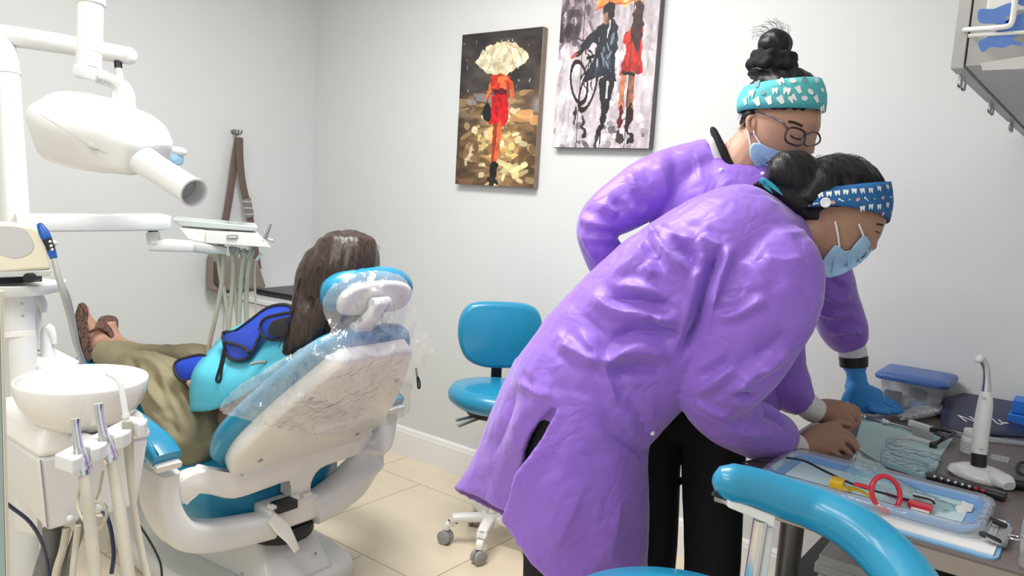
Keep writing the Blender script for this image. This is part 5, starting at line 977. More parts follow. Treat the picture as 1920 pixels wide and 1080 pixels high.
b = NB(); bar(b, [at(1490, 384, 1.72), at(1465, 362, 1.71), at(1440, 342, 1.71), at(1430, 337, 1.715), at(1430, 344, 1.72), at(1452, 360, 1.72), at(1484, 378, 1.722)], .003, .010, up=CR+CD, smooth=4, n=8); link('band_tie', b, 'ribbon_teal', bd2, angle=180)
# mask, ear loops, eye, ear
MK = [(1532, 505), (1545, 484), (1556, 470), (1566, 459), (1574, 463), (1584, 471), (1596, 468), (1607, 455), (1617, 441), (1626, 444), (1633, 456), (1636, 468), (1626, 482), (1605, 500), (1580, 514), (1556, 521), (1538, 517)]
mk = mask_patch('face_mask', MK, hb2, .007, 'mask_blue', p2, 1.75)
mbv = bvh_of(mk.data)
for L in ([(1584, 473), (1590, 488), (1592, 505)], [(1600, 468), (1610, 480), (1614, 492)], [(1572, 466), (1566, 488), (1560, 512)]):
    P_ = onto(mbv, L, .0005)
    if len(P_) > 2: b = NB(); tube(b, crom(P_, 4), .0022, 6); link('pleat', b, 'mask_blue', mk)
for L in ([(1566, 415), (1571, 440), (1574, 463)], [(1610, 420), (1615, 432), (1619, 442)]):
    P_ = onto(hb2, L, .007) or [at(x, y, 1.69) for x, y in L]
    if len(P_) > 1: b = NB(); tube(b, crom(P_, 4), .0024, 6); link('ear_loop', b, 'elastic_white', mk)
P_ = onto(hb2, [(1644, 420), (1654, 422), (1662, 426)], .001)
if len(P_) > 1: b = NB(); tube(b, P_, [.002, .0025, .0015][:len(P_)], 8, smooth=3); link('eyebrow', b, 'hair_black', p2)
P_ = onto(hb2, [(1642, 434), (1649, 437), (1655, 438)], .001)
if len(P_) > 1: b = NB(); tube(b, P_, .0014, 6, smooth=3); link('eyelashes', b, 'hair_black', p2)

# ------------------------------------------------------------------ rear person: standing with one hand on the hip, teal headband, glasses, glove
p1 = thing('person', 'person with glasses and teal headband in a purple gown, blue glove resting on the counter', 'person', at(1310, 1400, 2.15))
p1.location.z = 0; p1.matrix_world = Matrix.Translation((p1.location.x, p1.location.y, 0))
f1 = (CR*.82-CF*.24+CD*.50).normalized(); u1 = (-CD+CR*.4); h1 = at(1462, 228, 1.96); B = []
b = NB(); head_mesh(b, h1, f1, u1, .98); B.append(b)
b = NB(); tube(b, [at(1370, 380, 2.05), at(1385, 318, 2.0), at(1408, 280, 1.985), at(1440, 240, 1.97)], [.085, .072, .058, .058], 18, smooth=3); B.append(b)
b = NB(); tube(b, [at(1370, 350, 2.06), at(1350, 480, 2.10), at(1330, 640, 2.14)], [.10, .10, .10], 16, smooth=3); B.append(b)
b = NB(); tube(b, [at(1270, 330, 2.06), at(1180, 375, 2.02), at(1115, 415, 2.02), at(1140, 480, 2.05), at(1200, 560, 2.08)], [.045, .04, .035, .03, .028], 14, smooth=3); B.append(b)
b = NB(); tube(b, [at(1450, 380, 2.14), at(1540, 480, 2.20), at(1578, 580, 2.24), at(1594, 650, 2.26), at(1600, 690, 2.27)], [.05, .04, .034, .027, .026], 14, smooth=3); B.append(b)
b = NB(); pxloft(b, [(1188, 552, 2.08, 24, .03), (1215, 585, 2.08, 28, .02), (1235, 610, 2.08, 22, .016)], 14); B.append(b)
for i in range(4):
    b = NB(); finger(b, [at(1232+6*i-8, 600-10*i+12, 2.08), at(1255+6*i-8, 625-10*i+12, 2.075), at(1268+6*i-8, 645-10*i+12, 2.08)], .009, .007); B.append(b)
me = fuse(B, .0045, 3); link('body', me, 'skin', p1, angle=180); hb1 = bvh_of(me)
B = []
b = NB(); pxloft(b, [(1366, 318, 2.07, 60, .07), (1364, 330, 2.06, 85, .10), (1362, 350, 2.055, 112, .145), (1358, 385, 2.06, 132, .17), (1350, 450, 2.08, 134, .17), (1345, 540, 2.10, 126, .16), (1338, 640, 2.12, 128, .16), (1330, 720, 2.13, 130, .165), (1325, 745, 2.13, 128, .16), (1323, 756, 2.13, 122, .15)], 28, 2.5); B.append(b)
b = NB(); pxloft(b, [(1330, 310, 2.05, 52, .09), (1275, 328, 2.04, 56, .085), (1220, 352, 2.02, 56, .075), (1165, 385, 2.01, 52, .068), (1125, 415, 2.01, 42, .062), (1120, 448, 2.02, 36, .06), (1140, 490, 2.04, 38, .055), (1165, 530, 2.06, 34, .05)], 22); B.append(b)
b = NB(); pxloft(b, [(1440, 360, 2.10, 70, .09), (1500, 440, 2.17, 62, .08), (1540, 510, 2.20, 52, .07), (1565, 570, 2.23, 46, .06), (1582, 615, 2.25, 44, .055), (1592, 640, 2.26, 36, .045), (1596, 652, 2.265, 26, .034)], 20); B.append(b)
me = fuse(B, .0065, 6); ripple(me, .004, 8, 5, 2)
folds(me, [(k1([(250, 200), (310, 290), (380, 370)]), .010, -.012), (k1([(310, 210), (340, 300), (400, 370)]), .012, .012), (k1([(110, 330), (190, 340), (260, 400)]), .010, .014), (k1([(100, 400), (170, 430), (250, 450)]), .009, .012), (k1([(130, 480), (190, 490), (250, 480)]), .008, .012), (k1([(180, 290), (240, 330), (280, 400)]), .010, -.010), (k1([(110, 450), (150, 540), (170, 580)]), .008, .010), (k1([(300, 350), (340, 380), (380, 375)]), .009, .010), (k1([(420, 180), (450, 260), (440, 350)]), .014, .007), (k1([(570, 130), (590, 200), (600, 290)]), .012, .006), (k1([(480, 120), (490, 220), (500, 320)]), .014, -.006),
 (k1([(1080, 700), (1150, 740), (1200, 720)]), .008, .012), (k1([(1060, 780), (1130, 800), (1230, 790)]), .008, .012), (k1([(1110, 870), (1180, 860), (1250, 870)]), .007, .014), (k1([(1100, 930), (1170, 890), (1240, 880)]), .006, -.012), (k1([(1100, 640), (1160, 690), (1200, 690)]), .008, -.008)])
gw1 = link('gown', me, 'purple_gown', p1, angle=180); gb1 = bvh_of(me)
for x, y in ((1352, 319), (1430, 326)):
    p = pick(gb1, x, y)
    if p: b = NB(); ball(b, p, .0055, n=10); link('snap_button', b, 'print_white', gw1)
b = NB(); bar(b, [at(1322, 252, 1.985), at(1336, 268, 1.97), at(1345, 292, 1.965), at(1352, 308, 1.965)], .005, .020, up=CR, smooth=4, n=10); link('collar', b, 'knit_white', gw1, angle=180)
b = NB(); pxloft(b, [(1340, 250, 2.0, 7, .03), (1352, 275, 1.975, 8, .03), (1368, 305, 1.965, 10, .03), (1392, 335, 1.96, 16, .03), (1425, 350, 1.97, 22, .04)], 16); link('undershirt', b, 'scrub_black', p1, angle=180)
b = NB(); pxloft(b, [(1594, 642, 2.262, 24, .036), (1598, 658, 2.266, 25, .035), (1599.5, 667, 2.268, 25, .035)], 20); link('cuff', b, 'knit_white', p1, angle=60)
b = NB(); pxloft(b, [(1600, 668, 2.268, 26, .037), (1601, 687, 2.27, 25, .036)], 20, 2.4, 0); wt = link('watch', b, 'watch_black', p1, bevel=.002)
pxpatch('watch_face', [(1611, 665), (1620, 664), (1624, 675), (1622, 687), (1612, 688)], 2.245, .012, .002, 'watch_black', wt)
# gloved hand flat on the counter
B = []
b = NB(); pxloft(b, [(1603, 687, 2.272, 18.5, .030), (1606, 706, 2.275, 17.5, .028), (1608, 728, 2.28, 23, .028), (1618, 744, 2.285, 28, .024), (1638, 752, 2.29, 26, .018), (1650, 755, 2.292, 22, .014)], 18); B.append(b)
for P_ in ([(1648, 744, 2.31), (1665, 752, 2.315), (1680, 760, 2.318), (1690, 766, 2.32)], [(1650, 752, 2.295), (1668, 761, 2.297), (1682, 768, 2.298), (1688, 770, 2.298)], [(1645, 760, 2.278), (1662, 767, 2.275), (1676, 772, 2.275), (1682, 773, 2.275)], [(1632, 764, 2.262), (1648, 770, 2.258), (1660, 773, 2.257), (1666, 774, 2.257)], [(1598, 722, 2.262), (1588, 738, 2.255), (1582, 752, 2.252), (1578, 758, 2.252)]):
    b = NB(); finger(b, [at(*q) for q in P_], .0105, .0085); B.append(b)
me = fuse(B, .0035, 3); ripple(me, .0016, 60, 3, 2); link('glove', me, 'glove_blue', p1, angle=180)
b = NB(); pxloft(b, [(1602.5, 686, 2.271, 20.5, .033), (1603, 692, 2.272, 20, .032)], 20, 2, 0); link('glove_rim', b, 'glove_blue', p1)
# trousers and shoes
B = []
for cx, D in ((1226, 2.16), (1345, 2.05)):
    top = at(cx, 760, D); fo = at(cx-4, 1000, D); b = NB(); tube(b, [top+V(0, 0, .08), V(top.x, top.y, .75), V(fo.x, fo.y, .45), V(fo.x, fo.y, .25), V(fo.x, fo.y, .06)], [.10, .086, .074, .070, .07], 18, smooth=3); B.append(b)
    g = V(fo.x, fo.y, 0); b = NB(); bar(b, [g+V(-.03, -.05, .045), g+V(0, 0, .05), g+V(.09, .08, .035), g+V(.13, .12, .025)], [.06, .085, .09, .05], [.07, .09, .06, .03], smooth=3, pw=2.6); link('shoe', b, 'black_plastic', p1, angle=180)
b = NB(); pxloft(b, [(1310, 700, 2.12, 90, .11), (1312, 790, 2.11, 92, .11), (1312, 825, 2.11, 70, .08)], 20); B.append(b)
link('trousers', fuse(B, .009, 5), 'scrub_black', p1, angle=180)
# hair, scrunchie and bun
rm = Matrix((f1, (u1.cross(f1)).normalized(), f1.cross((u1.cross(f1)).normalized()))).transposed(); B = []
b = NB(); ball(b, h1+f1*(.004)-CD*.050+CR*.004, .094, .080, .094, rm); B.append(b)
b = NB(); pxloft(b, [(1402, 232, 1.97, 16, .05), (1412, 205, 1.97, 18, .055), (1435, 175, 1.965, 36, .065)], 16); B.append(b)
b = NB(); pxloft(b, [(1440, 150, 1.965, 42, .055), (1450, 125, 1.965, 34, .045), (1452, 100, 1.965, 26, .036)], 16); B.append(b)
b = NB(); ball(b, at(1453, 84, 1.965), .045, .043, .038); B.append(b)
me = fuse(B, .0045, 4); combed(me, 120, .0013); hh = link('hair', me, 'hair_dark', p1, angle=180)
B = []
for k, (x, y, r) in enumerate(((1448, 127, .05), (1452, 110, .044))):
    b = NB(); R_ = []; c = at(x, y, 1.962); up = (-CD+CR*.12).normalized(); X = (CR-up*CR.dot(up)).normalized(); Yv = up.cross(X)
    P_ = [c+X*(r*(1+.10*math.sin(7*t)))*math.cos(t)+Yv*(r*.85*(1+.1*math.sin(5*t)))*math.sin(t)+up*(.006*math.sin(9*t)) for t in [2*PI*i/48 for i in range(49)]]; tube(b, P_, [.013+.003*math.sin(11*t) for t in [2*PI*i/48 for i in range(49)]], 10); B.append(b)
link('scrunchie', fuse(B, .004, 2), 'scrub_black', hh, angle=180)
b = NB(); rs = random.Random(5)
for i in range(34):
    a = rs.uniform(-2.6, -.5); r = rs.uniform(30, 42); tube(b, [at(1452+25*math.cos(a), 80+22*math.sin(a), 1.963), at(1452+r*math.cos(a-.2), 80+(r-4)*math.sin(a-.2), 1.963), at(1448+(r+rs.uniform(-4, 12))*math.cos(a-.5), 78+(r+rs.uniform(-6, 6))*math.sin(a-.5), 1.963)], .0004, 4, smooth=3)
for i in range(16): x = 1390+rs.random()*16; y = 200+rs.random()*40; tube(b, [at(x+6, y-6, 1.955), at(x, y, 1.952), at(x-rs.uniform(2, 10), y+rs.uniform(4, 14), 1.95)], .0007, 4, smooth=3)
link('loose_strands', b, 'hair_dark', hh, kind='stuff')
axb = (-CD*.985+CR*.0-CF*.10); bd1, fr1 = band('headband', at(1465, 184, 1.955), axb, (CR*.96-CF*.25), .106, .092, [((lambda a, t=t: (t-.5)*(.070+.010*math.cos(a))+.002*math.cos(a)), s) for t, s in ((0, .985), (.25, 1.005), (.5, 1.0), (.75, .955), (1, .875))], 'band_teal', p1)
bb1 = bvh_obj(bd1); rs = random.Random(6); sw, sg = [], []
for j in range(4):
    for i in range(7):
        x = 1398+i*22+(11 if j % 2 else 0); y = 157+j*17+rs.uniform(-3, 3)-(4 if x > 1440 else 0); shp = rs.choice([TOOTH, TOOTH, TOOTH, CUP, BLOB]); (sw if rs.random() < .8 else sg).append((x, y, rs.uniform(.014, .020), rs.uniform(-.6, .6), shp))
print_on('band_print', bb1, sw, bd1, 'print_white'); print_on('band_print', bb1, sg, bd1, 'print_grey')
MK = [(1405, 275), (1412, 268), (1425, 268), (1440, 276), (1460, 283), (1482, 288), (1494, 298), (1492, 320), (1478, 338), (1455, 340), (1432, 326), (1414, 308), (1405, 292)]
mk = mask_patch('face_mask', MK, hb1, .008, 'mask_blue', p1, 1.93); mbv = bvh_of(mk.data)
for L in ([(1415, 285), (1445, 300), (1480, 312)], [(1418, 296), (1445, 314), (1475, 326)]):
    P_ = onto(mbv, L, .0005)
    if len(P_) > 2: b = NB(); tube(b, crom(P_, 4), .0018, 6); link('pleat', b, 'mask_blue', mk)
for L in ([(1400, 222), (1402, 245), (1407, 272)], [(1412, 245), (1418, 258), (1425, 269)]):
    P_ = [(lambda q: q-ray(x, y).normalized()*.007 if q else at(x, y, 1.915))(pick(hb1, x, y)) for x, y in L]
    b = NB(); tube(b, crom(P_, 4), .0022, 6); link('ear_loop', b, 'elastic_white', mk)
# ear, earring, glasses, eye, brow
pe = pick(hb1, 1411, 233) or at(1411, 233, 1.9)
b = NB(); c = pe-CF*.004; tube(b, [c+CR*.010-CD*.012, c-CD*.02, c-CR*.012-CD*.012, c-CR*.012+CD*.006, c-CR*.004+CD*.02], [.005, .006, .006, .006, .006], 8, smooth=3, round_end=True); ball(b, c+CD*.002, .010, .006, .018); er = link('ear', b, 'skin', p1)
b = NB(); tube(b, [c+CD*.018-CF*.006, c+CD*.026-CF*.008, c+CD*.030-CF*.004], .0016, 6, smooth=3); link('earring', b, 'print_white', er)
gl = []
def rimloop(cx, cy, rx, ry, D, tilt, dd):
    out = []
    for i in range(33):
        a = 2*PI*i/32; x = rx*math.copysign(abs(math.cos(a))**.75, math.cos(a)); y = ry*math.copysign(abs(math.sin(a))**.75, math.sin(a)); xx = x*math.cos(tilt)-y*math.sin(tilt); yy = x*math.sin(tilt)+y*math.cos(tilt); out.append((cx+xx, cy+yy, D+dd*x/rx))
    return out
b = NB(); L1 = rimloop(1491, 256, 19, 16, 1.862, .28, .012); tube(b, [at(*q) for q in L1], .0028, 8, cap=False); gf = link('glasses_rim', b, 'frame_brown', p1)
b = NB(); L2 = rimloop(1522, 261, 16, 12, 1.895, -.3, .022); tube(b, [at(*q) for q in L2], .0024, 8, cap=False); link('glasses_rim', b, 'frame_brown', p1)
for L in (L1, L2):
    b = NB(); R_ = [at(*q) for q in L[:-1]]; b.faces.new([b.verts.new(p) for p in R_]); link('lens', b, 'lens_clear', gf, smooth=False)
b = NB(); tube(b, [at(1508, 252, 1.870), at(1511, 256, 1.874)], .0024, 8); tube(b, [at(1476, 240, 1.853), at(1465, 228, 1.86), at(1440, 216, 1.88), at(1415, 208, 1.895)], [.0035, .003, .0025, .0022], 8, smooth=3); link('glasses_temple', b, 'frame_brown', gf)
for L, r in (([(1478, 228), (1490, 230), (1504, 236)], .003), ([(1482, 254), (1492, 260), (1502, 261)], .002)):
    P_ = onto(hb1, L, .001)
    if len(P_) > 1: b = NB(); tube(b, P_, r, 6, smooth=3); link('eyebrow' if r > .0025 else 'eyelashes', b, 'hair_black', p1)
b = NB(); tube(b, [pick(hb1, 1366, 262) or at(1366, 262, 1.98), pick(hb1, 1364, 275) or at(1364, 275, 1.98)], .0015, 6); link('necklace', b, 'print_white', p1)
# ================================================================== COUNTER, UPPER CABINET, FOREGROUND STOOL
mat('counter_top', (.155, .125, .118), .42, var=.08, scale=60, bump=.05, bscale=500)
mat('counter_edge', (.30, .265, .235), .5, var=.06, scale=40)
mat('leg_metal', (.20, .195, .19), .4, metal=.6); mat('shelf_dark', (.035, .033, .032), .5); mat('cabinet_grey', (.46, .455, .45), .45, var=.03, scale=6)
mat('paper_white', (.82, .82, .80), .8); mat('paper_cyan', (.62, .82, .85), .8, var=.04, scale=20); mat('pad_teal', (.48, .68, .65), .65, var=.08, scale=30)
mat('tray_blue', (.20, .40, .70), .4, var=.05, scale=20); mat('clip_blue', (.22, .45, .72), .35); mat('red_plastic', (.62, .015, .04), .3, coat=.4); mat('yellow_plastic', (.75, .48, .005), .35, coat=.2)
mat('navy_cloth', (.03, .035, .09), .5, var=.15, scale=20, coat=.2); mat('lid_blue', (.05, .12, .34), .35, var=.05); mat('box_blue', (.02, .17, .62), .4); mat('box_teal', (.02, .30, .30), .4); mat('sticker', (.45, .43, .42), .6)
sheet('clear_plastic', (.75, .8, .85), gloss=.12, rough=.08, tint=.22, bump=.25, bscale=30, fres=1.3); sheet('clear_teal', (.35, .72, .78), gloss=.12, rough=.1, tint=.38, bump=.5, bscale=30, fres=1.3); sheet('bubble_film', (.85, .86, .86), gloss=.2, rough=.1, tint=.5, bump=.4, bscale=60, fres=1.35); sheet('clear_glass', (.80, .86, .84), gloss=.15, rough=.04, tint=.14, bump=.1, fres=1.45)
ZT = .80; CX0, CX1, CY0 = -.622, .138, 1.556
ct = thing('counter', 'taupe laminate counter along the wall with a pale edge and a metal leg', 'counter', (-.3, 2.1, 0))
b = NB(); addbox(b, ((CX0+CX1)/2, (CY0+YW)/2, ZT-.002), (CX1-CX0, YW-CY0-.003, .004)); link('worktop', b, 'counter_top', ct)
b = NB(); addbox(b, ((CX0+CX1)/2, (CY0+YW)/2, ZT-.022), (CX1-CX0-.001, YW-CY0-.004, .036)); link('worktop_edge', b, 'counter_edge', ct, bevel=.002)
lz = .40
b = NB(); lathe(b, [(0, 0), (.034, 0), (.034, .006), (.030, .008), (.030, ZT-.04-lz-.006), (.036, ZT-.04-lz), (0, ZT-.04-lz)], (-.575, 1.985, lz), (0, 0, 1), 26); link('leg', b, 'leg_metal', ct, angle=40)
b = NB(); addbox(b, (-.22, 2.18, lz-.015), (.78, 1.18, .03)); link('lower_shelf', b, 'shelf_dark', ct, bevel=.002)
b = NB(); addbox(b, (-.10, 2.2, lz/2-.02), (.46, 1.1, lz-.04)); link('plinth', b, 'shelf_dark', ct)
b = NB(); addbox(b, (.10, 2.2, .58), (.03, 1.1, .36)); link('back_panel', b, 'cabinet_grey', ct)
# boxes of film stacked on the lower shelf
for i in range(4):
    b = NB(); addbox(b, (-.44+.006*(i % 2), 2.20-.004*i, lz+.0135+.0275*i), (.17, .30, .0255), (0, 0, .03*(i % 2))); o = link('flat_box', b, 'paper_white', bevel=.002); tag(o, ['flat pale box at the bottom of the stack under the counter', 'flat pale box second from the bottom of the stack under the counter', 'flat pale box second from the top of the stack under the counter', 'flat pale box on top of the stack under the counter'][i], 'box', 'flat boxes under the counter')
# ---- upper cabinet
uc = thing('wall_cabinet', 'grey wall cabinet with a wire glove rack on its end, above the counter', 'cabinet', (-.07, 2.2, 1.66))
X0, X1, Y0, Z0, Z1 = -.249, .138, 1.578, 1.665, 2.45
b = NB(); addbox(b, ((X0+X1)/2, (Y0+YW)/2, (Z0+Z1)/2), (X1-X0, YW-Y0-.002, Z1-Z0)); link('carcass', b, 'cabinet_grey', uc, bevel=.001)
for i, (ya, yb) in enumerate(((Y0-.003, Y0+.398), (Y0+.402, Y0+.80), (Y0+.804, YW-.004))):
    b = NB(); addbox(b, (X0-.0125, (ya+yb)/2, (Z0+Z1)/2-.004), (.020, yb-ya, Z1-Z0)); d_ = link('cabinet_door', b, 'cabinet_grey', uc, bevel=.001)
    for y in ((ya+.05, ya+.09) if i == 0 else (ya+.05, ya+.09)):
        b = NB(); c = V(X0-.014, y, Z0-.004); tube(b, [c, c+V(0, 0, -.018), c+V(.0, .016, -.022), c+V(0, .018, -.004)], .0035, 8, smooth=3); link('pull_clip', b, 'chrome', d_)
rk = thing('glove_rack', 'white wire rack holding a glove box on the end of the wall cabinet', 'rack', (-.1, 1.5, 1.72))
q = [hy(1810, 56, Y0-.004), hy(1812, 55.5, Y0-.02), hy(1850, 53, 1.46), hy(1886, 50, 1.44), hy(1897, 42, 1.44), hy(1901, 20, 1.44), hy(1905, -20, 1.44), hy(1908, -80, 1.44)]
b = NB(); tube(b, q, .0042, 10, smooth=5); link('wire', b, 'white_plastic', rk)
b = NB(); z_ = q[2].z-.012; tube(b, [V(-.23, 1.45, z_), V(.10, 1.45, z_)], .003, 8); link('wire', b, 'white_plastic', rk)
gb = thing('glove_box', 'white box with printed blue gloves held in the wire rack', 'box', (-.06, 1.5, 1.69))
b = NB(); addbox(b, (-.045, 1.513, 1.875), (.33, .12, .30)); link('carton', b, 'paper_white', gb, bevel=.003)
def glove_print(pts, y=1.4515):
    b = NB(); P_ = [hy(x, yy, y) for x, yy in smooth2(pts, 3)]; skin(b, [P_, [p+V(0, .0007, 0) for p in P_]]); link('print', b, 'box_print', gb, smooth=False)
mat('box_print', (.10, .21, .56), .5, var=.25, scale=25); mat('box_print_dark', (.03, .10, .30), .5)
glove_print([(1836, 18), (1862, 17), (1885, 8), (1899, 6), (1896, 22), (1884, 34), (1896, 38), (1890, 46), (1864, 44), (1836, 42)])
glove_print([(1834, 80), (1850, 70), (1872, 56), (1884, 42), (1905, 30), (1935, 20), (1940, 50), (1910, 66), (1899, 74), (1916, 80), (1914, 86), (1896, 84), (1880, 90), (1858, 88), (1842, 98)])
glove_print([(1904, 0), (1912, -10), (1940, -10), (1940, 8), (1915, 10)])
b = NB(); P_ = [hy(x, y, 1.4515) for x, y in ((1838, 118), (1940, 102), (1940, 128), (1842, 132))]; skin(b, [P_, [p+V(0, .0007, 0) for p in P_]]); link('print', b, 'panel_grey', gb, smooth=False)
# ---- foreground stool: blue body arm, bracket, chrome post, seat
fs = thing('assistant_stool', 'blue assistant stool with a curved padded body arm on a chrome post, in the foreground', 'stool', (-.52, 1.05, 0))
b = NB(); tube(b, [at(1372, 905, 1.2), at(1415, 914, 1.2), at(1465, 931, 1.195), at(1530, 954, 1.18), at(1600, 989, 1.14), at(1660, 1040, 1.10), at(1710, 1100, 1.05), at(1745, 1180, 1.0), at(1735, 1270, .97)], [.030, .0305, .032, .033, .0355, .038, .038, .038, .038], 28, smooth=6, round_end=True); link('body_arm', b, 'blue_vinyl', fs, angle=180)
b = NB(); f = [at(1364, 934, 1.185), at(1456, 968, 1.18), at(1453, 992, 1.18), at(1438, 982, 1.182), at(1365, 952, 1.185)]; bk = (CF*.05); skin(b, [f, [p+bk for p in f]]); link('arm_bracket', b, 'warm_white', fs, bevel=.003)
pt0 = at(1427, 975, 1.22); b = NB(); tube(b, [pt0, V(pt0.x-.012, pt0.y-.012, .60)], .012, 20); tube(b, [V(pt0.x-.012, pt0.y-.012, .60), V(pt0.x-.012, pt0.y-.012, .56), V(-.5, 1.07, .545)], .012, 14, smooth=4); link('arm_post', b, 'chrome', fs)
b = NB(); p_ = at(1443, 985, 1.225); bar(b, [p_, V(p_.x-.012, p_.y-.012, .62)], .014, .02, up=CF); link('post_cover', b, 'warm_white', fs)
b = NB(); tube(b, [at(1337, 925, 1.19), at(1370, 938, 1.2)], .004, 10); link('arm_lever', b, 'black_plastic', fs)
sc_ = V(-.53, 1.06, .62)
b = NB(); far = at(1200, 1072, 1.45); sc_ = V(far.x+.16, far.y-.17, far.z-.004); lathe(b, [(0, -.05), (.13, -.05), (.19, -.04), (.215, -.015), (.218, .008), (.20, .032), (.15, .042), (0, .046)], sc_, (0, 0, 1), 48); link('seat', b, 'blue_vinyl', fs, angle=180)
b = NB(); lathe(b, [(0, 0), (.13, 0), (.13, .015), (0, .015)], sc_-V(0, 0, .066), (0, 0, 1), 28); link('seat_plate', b, 'black_plastic', fs)
b = NB(); tube(b, [V(sc_.x, sc_.y, .10), V(sc_.x, sc_.y, sc_.z-.06)], .026, 18); link('gas_lift', b, 'chrome', fs)
for k in range(5):
    a = .3+2*PI*k/5; d = V(math.cos(a), math.sin(a), 0); hub = V(sc_.x, sc_.y, 0)
    b = NB(); bar(b, [hub+d*.0+V(0, 0, .11), hub+d*.14+V(0, 0, .10), hub+d*.26+V(0, 0, .078)], [.05, .04, .03], [.035, .03, .022], smooth=3); lg = link('base_leg', b, 'warm_white', fs, angle=60)
    b = NB(); sd = V(-d.y, d.x, 0); lathe(b, [(0, -.022), (.028, -.022), (.03, -.016), (.03, .016), (.028, .022), (0, .022)], hub+d*.265+V(0, 0, .03), sd, 20); tube(b, [hub+d*.262+V(0, 0, .03), hub+d*.262+V(0, 0, .07)], .007, 8); link('caster', b, 'grey_plastic', lg)
# ---- glass door leaf at the left edge
gd = thing('glass_panel', 'edge of a greenish glass door panel with a pale rim at the left edge', 'glass panel', at(5, 1080, 1.1)*1)
e0 = at(10, 1000, 1.1); dirp = (CR*-.9-CF*.4); dirp.z = 0; dirp.normalize(); mat('glass_pane', (.36, .44, .42), .15, var=.08, scale=8); mat('rim_beige', (.66, .62, .50), .5)
b = NB(); nrm = V(-dirp.y, dirp.x, 0); c = V(e0.x, e0.y, 0)+dirp*.11; addbox(b, (c.x, c.y, .62), (.22, .010, 1.20), (0, 0, math.atan2(dirp.y, dirp.x))); link('pane', b, 'glass_pane', gd, bevel=.001)
b = NB(); c = V(e0.x, e0.y, 0)-dirp*.002; addbox(b, (c.x, c.y, .62), (.003, .012, 1.21), (0, 0, math.atan2(dirp.y, dirp.x))); link('rim', b, 'rim_beige', gd, bevel=.001)
b = NB(); c = V(e0.x, e0.y, 0)+dirp*.11; addbox(b, (c.x, c.y, .01), (.24, .06, .02), (0, 0, math.atan2(dirp.y, dirp.x))); link('foot_rail', b, 'rim_beige', gd)

# ================================================================== THINGS ON THE COUNTER
def T(x, y, dz=0): return hz(x, y, ZT+dz)
def flatpoly(name, px, z0, th, m, parent=None, bevel=0, n=0):
    P_ = [T(x, y, z0) for x, y in (smooth2(px, n) if n else px)]; b = NB(); skin(b, [P_, [p+V(0, 0, th) for p in P_]]); return link(name, b, m, parent, smooth=bool(bevel), bevel=bevel)
tag(flatpoly('teal_sheet', [(1601, 838), (1616, 786), (1786, 823), (1748, 880), (1733, 900), (1650, 868)], 0, .0012, 'pad_teal'), 'pale teal paper sheet lying on the counter under the hands', 'paper')
tag(flatpoly('film_case', [(1652, 852), (1668, 836), (1765, 862), (1757, 884), (1736, 901), (1650, 872)], .0015, .012, 'clear_teal', bevel=.002), 'flat translucent teal case with faint lines on the teal sheet', 'case')
for i in range(5):
    b = NB(); tube(b, [T(1668+i*14, 850+i*4, .0142), T(1690+i*13, 856+i*4, .0142)], .0008, 4); link('case_line', b, 'print_grey', bpy.data.objects['film_case'])
tag(cloth('clear_wrap', [[(1645, 832, 2.05), (1665, 822, 2.08), (1690, 818, 2.09), (1706, 822, 2.07)], [(1650, 840, 2.02), (1668, 830, 2.03), (1690, 832, 2.02), (1704, 832, 2.03)], [(1664, 846, 1.985), (1680, 842, 1.99), (1694, 842, 2.0), (1702, 838, 2.01)]], 'clear_plastic', None, th=0), 'crumpled scrap of clear wrapper in the middle of the teal sheet', 'wrapper')
# metal rod with fittings along the top of the sheet, ending in a white block with a black clip
rd = thing('steel_rod', 'thin steel instrument rod with joints along the top edge of the teal sheet', 'instrument', T(1660, 795))
b = NB(); tube(b, [T(1606, 776, .008), T(1712, 806, .008)], .0035, 8); link('rod', b, 'steel', rd)
for x, y, r in ((1620, 781, .008), (1657, 790, .009), (1664, 792, .007)): b = NB(); ball(b, T(x, y, .010), r, n=10); link('joint', b, 'chrome', rd)
cb = thing('film_clip', 'white block and grey film strip held in a black hinged clip on the teal sheet', 'clip', T(1728, 815))
b = NB(); bar(b, [T(1706, 793, .02), T(1747, 806, .02)], .018, .018, pw=6); link('block', b, 'paper_white', cb)
b = NB(); P_ = [T(1712, 815, .004), T(1748, 828, .004), T(1750, 812, .03), T(1714, 799, .03)]; skin(b, [P_, [p+CF*.006 for p in P_]]); link('film_strip', b, 'panel_grey', cb)
b = NB(); bar(b, [T(1700, 818, .006), T(1748, 831, .006)], .012, .010); link('block', b, 'paper_white', cb)
for L in ([(1745, 803, .022), (1765, 806, .03), (1790, 812, .02)], [(1747, 833, .008), (1765, 826, .02), (1790, 812, .02)], [(1752, 812, .02), (1768, 820, .03), (1756, 832, .01)]): b = NB(); tube(b, [T(*q) for q in L], .0045, 8, smooth=3); link('clip_arm', b, 'black_plastic', cb)
for q in ((1750, 806, .022), (1749, 834, .008)): b = NB(); bar(b, [T(q[0]-5, q[1]-1, q[2]), T(q[0]+7, q[1]+2, q[2])], .016, .014); link('clip_jaw', b, 'black_plastic', cb)
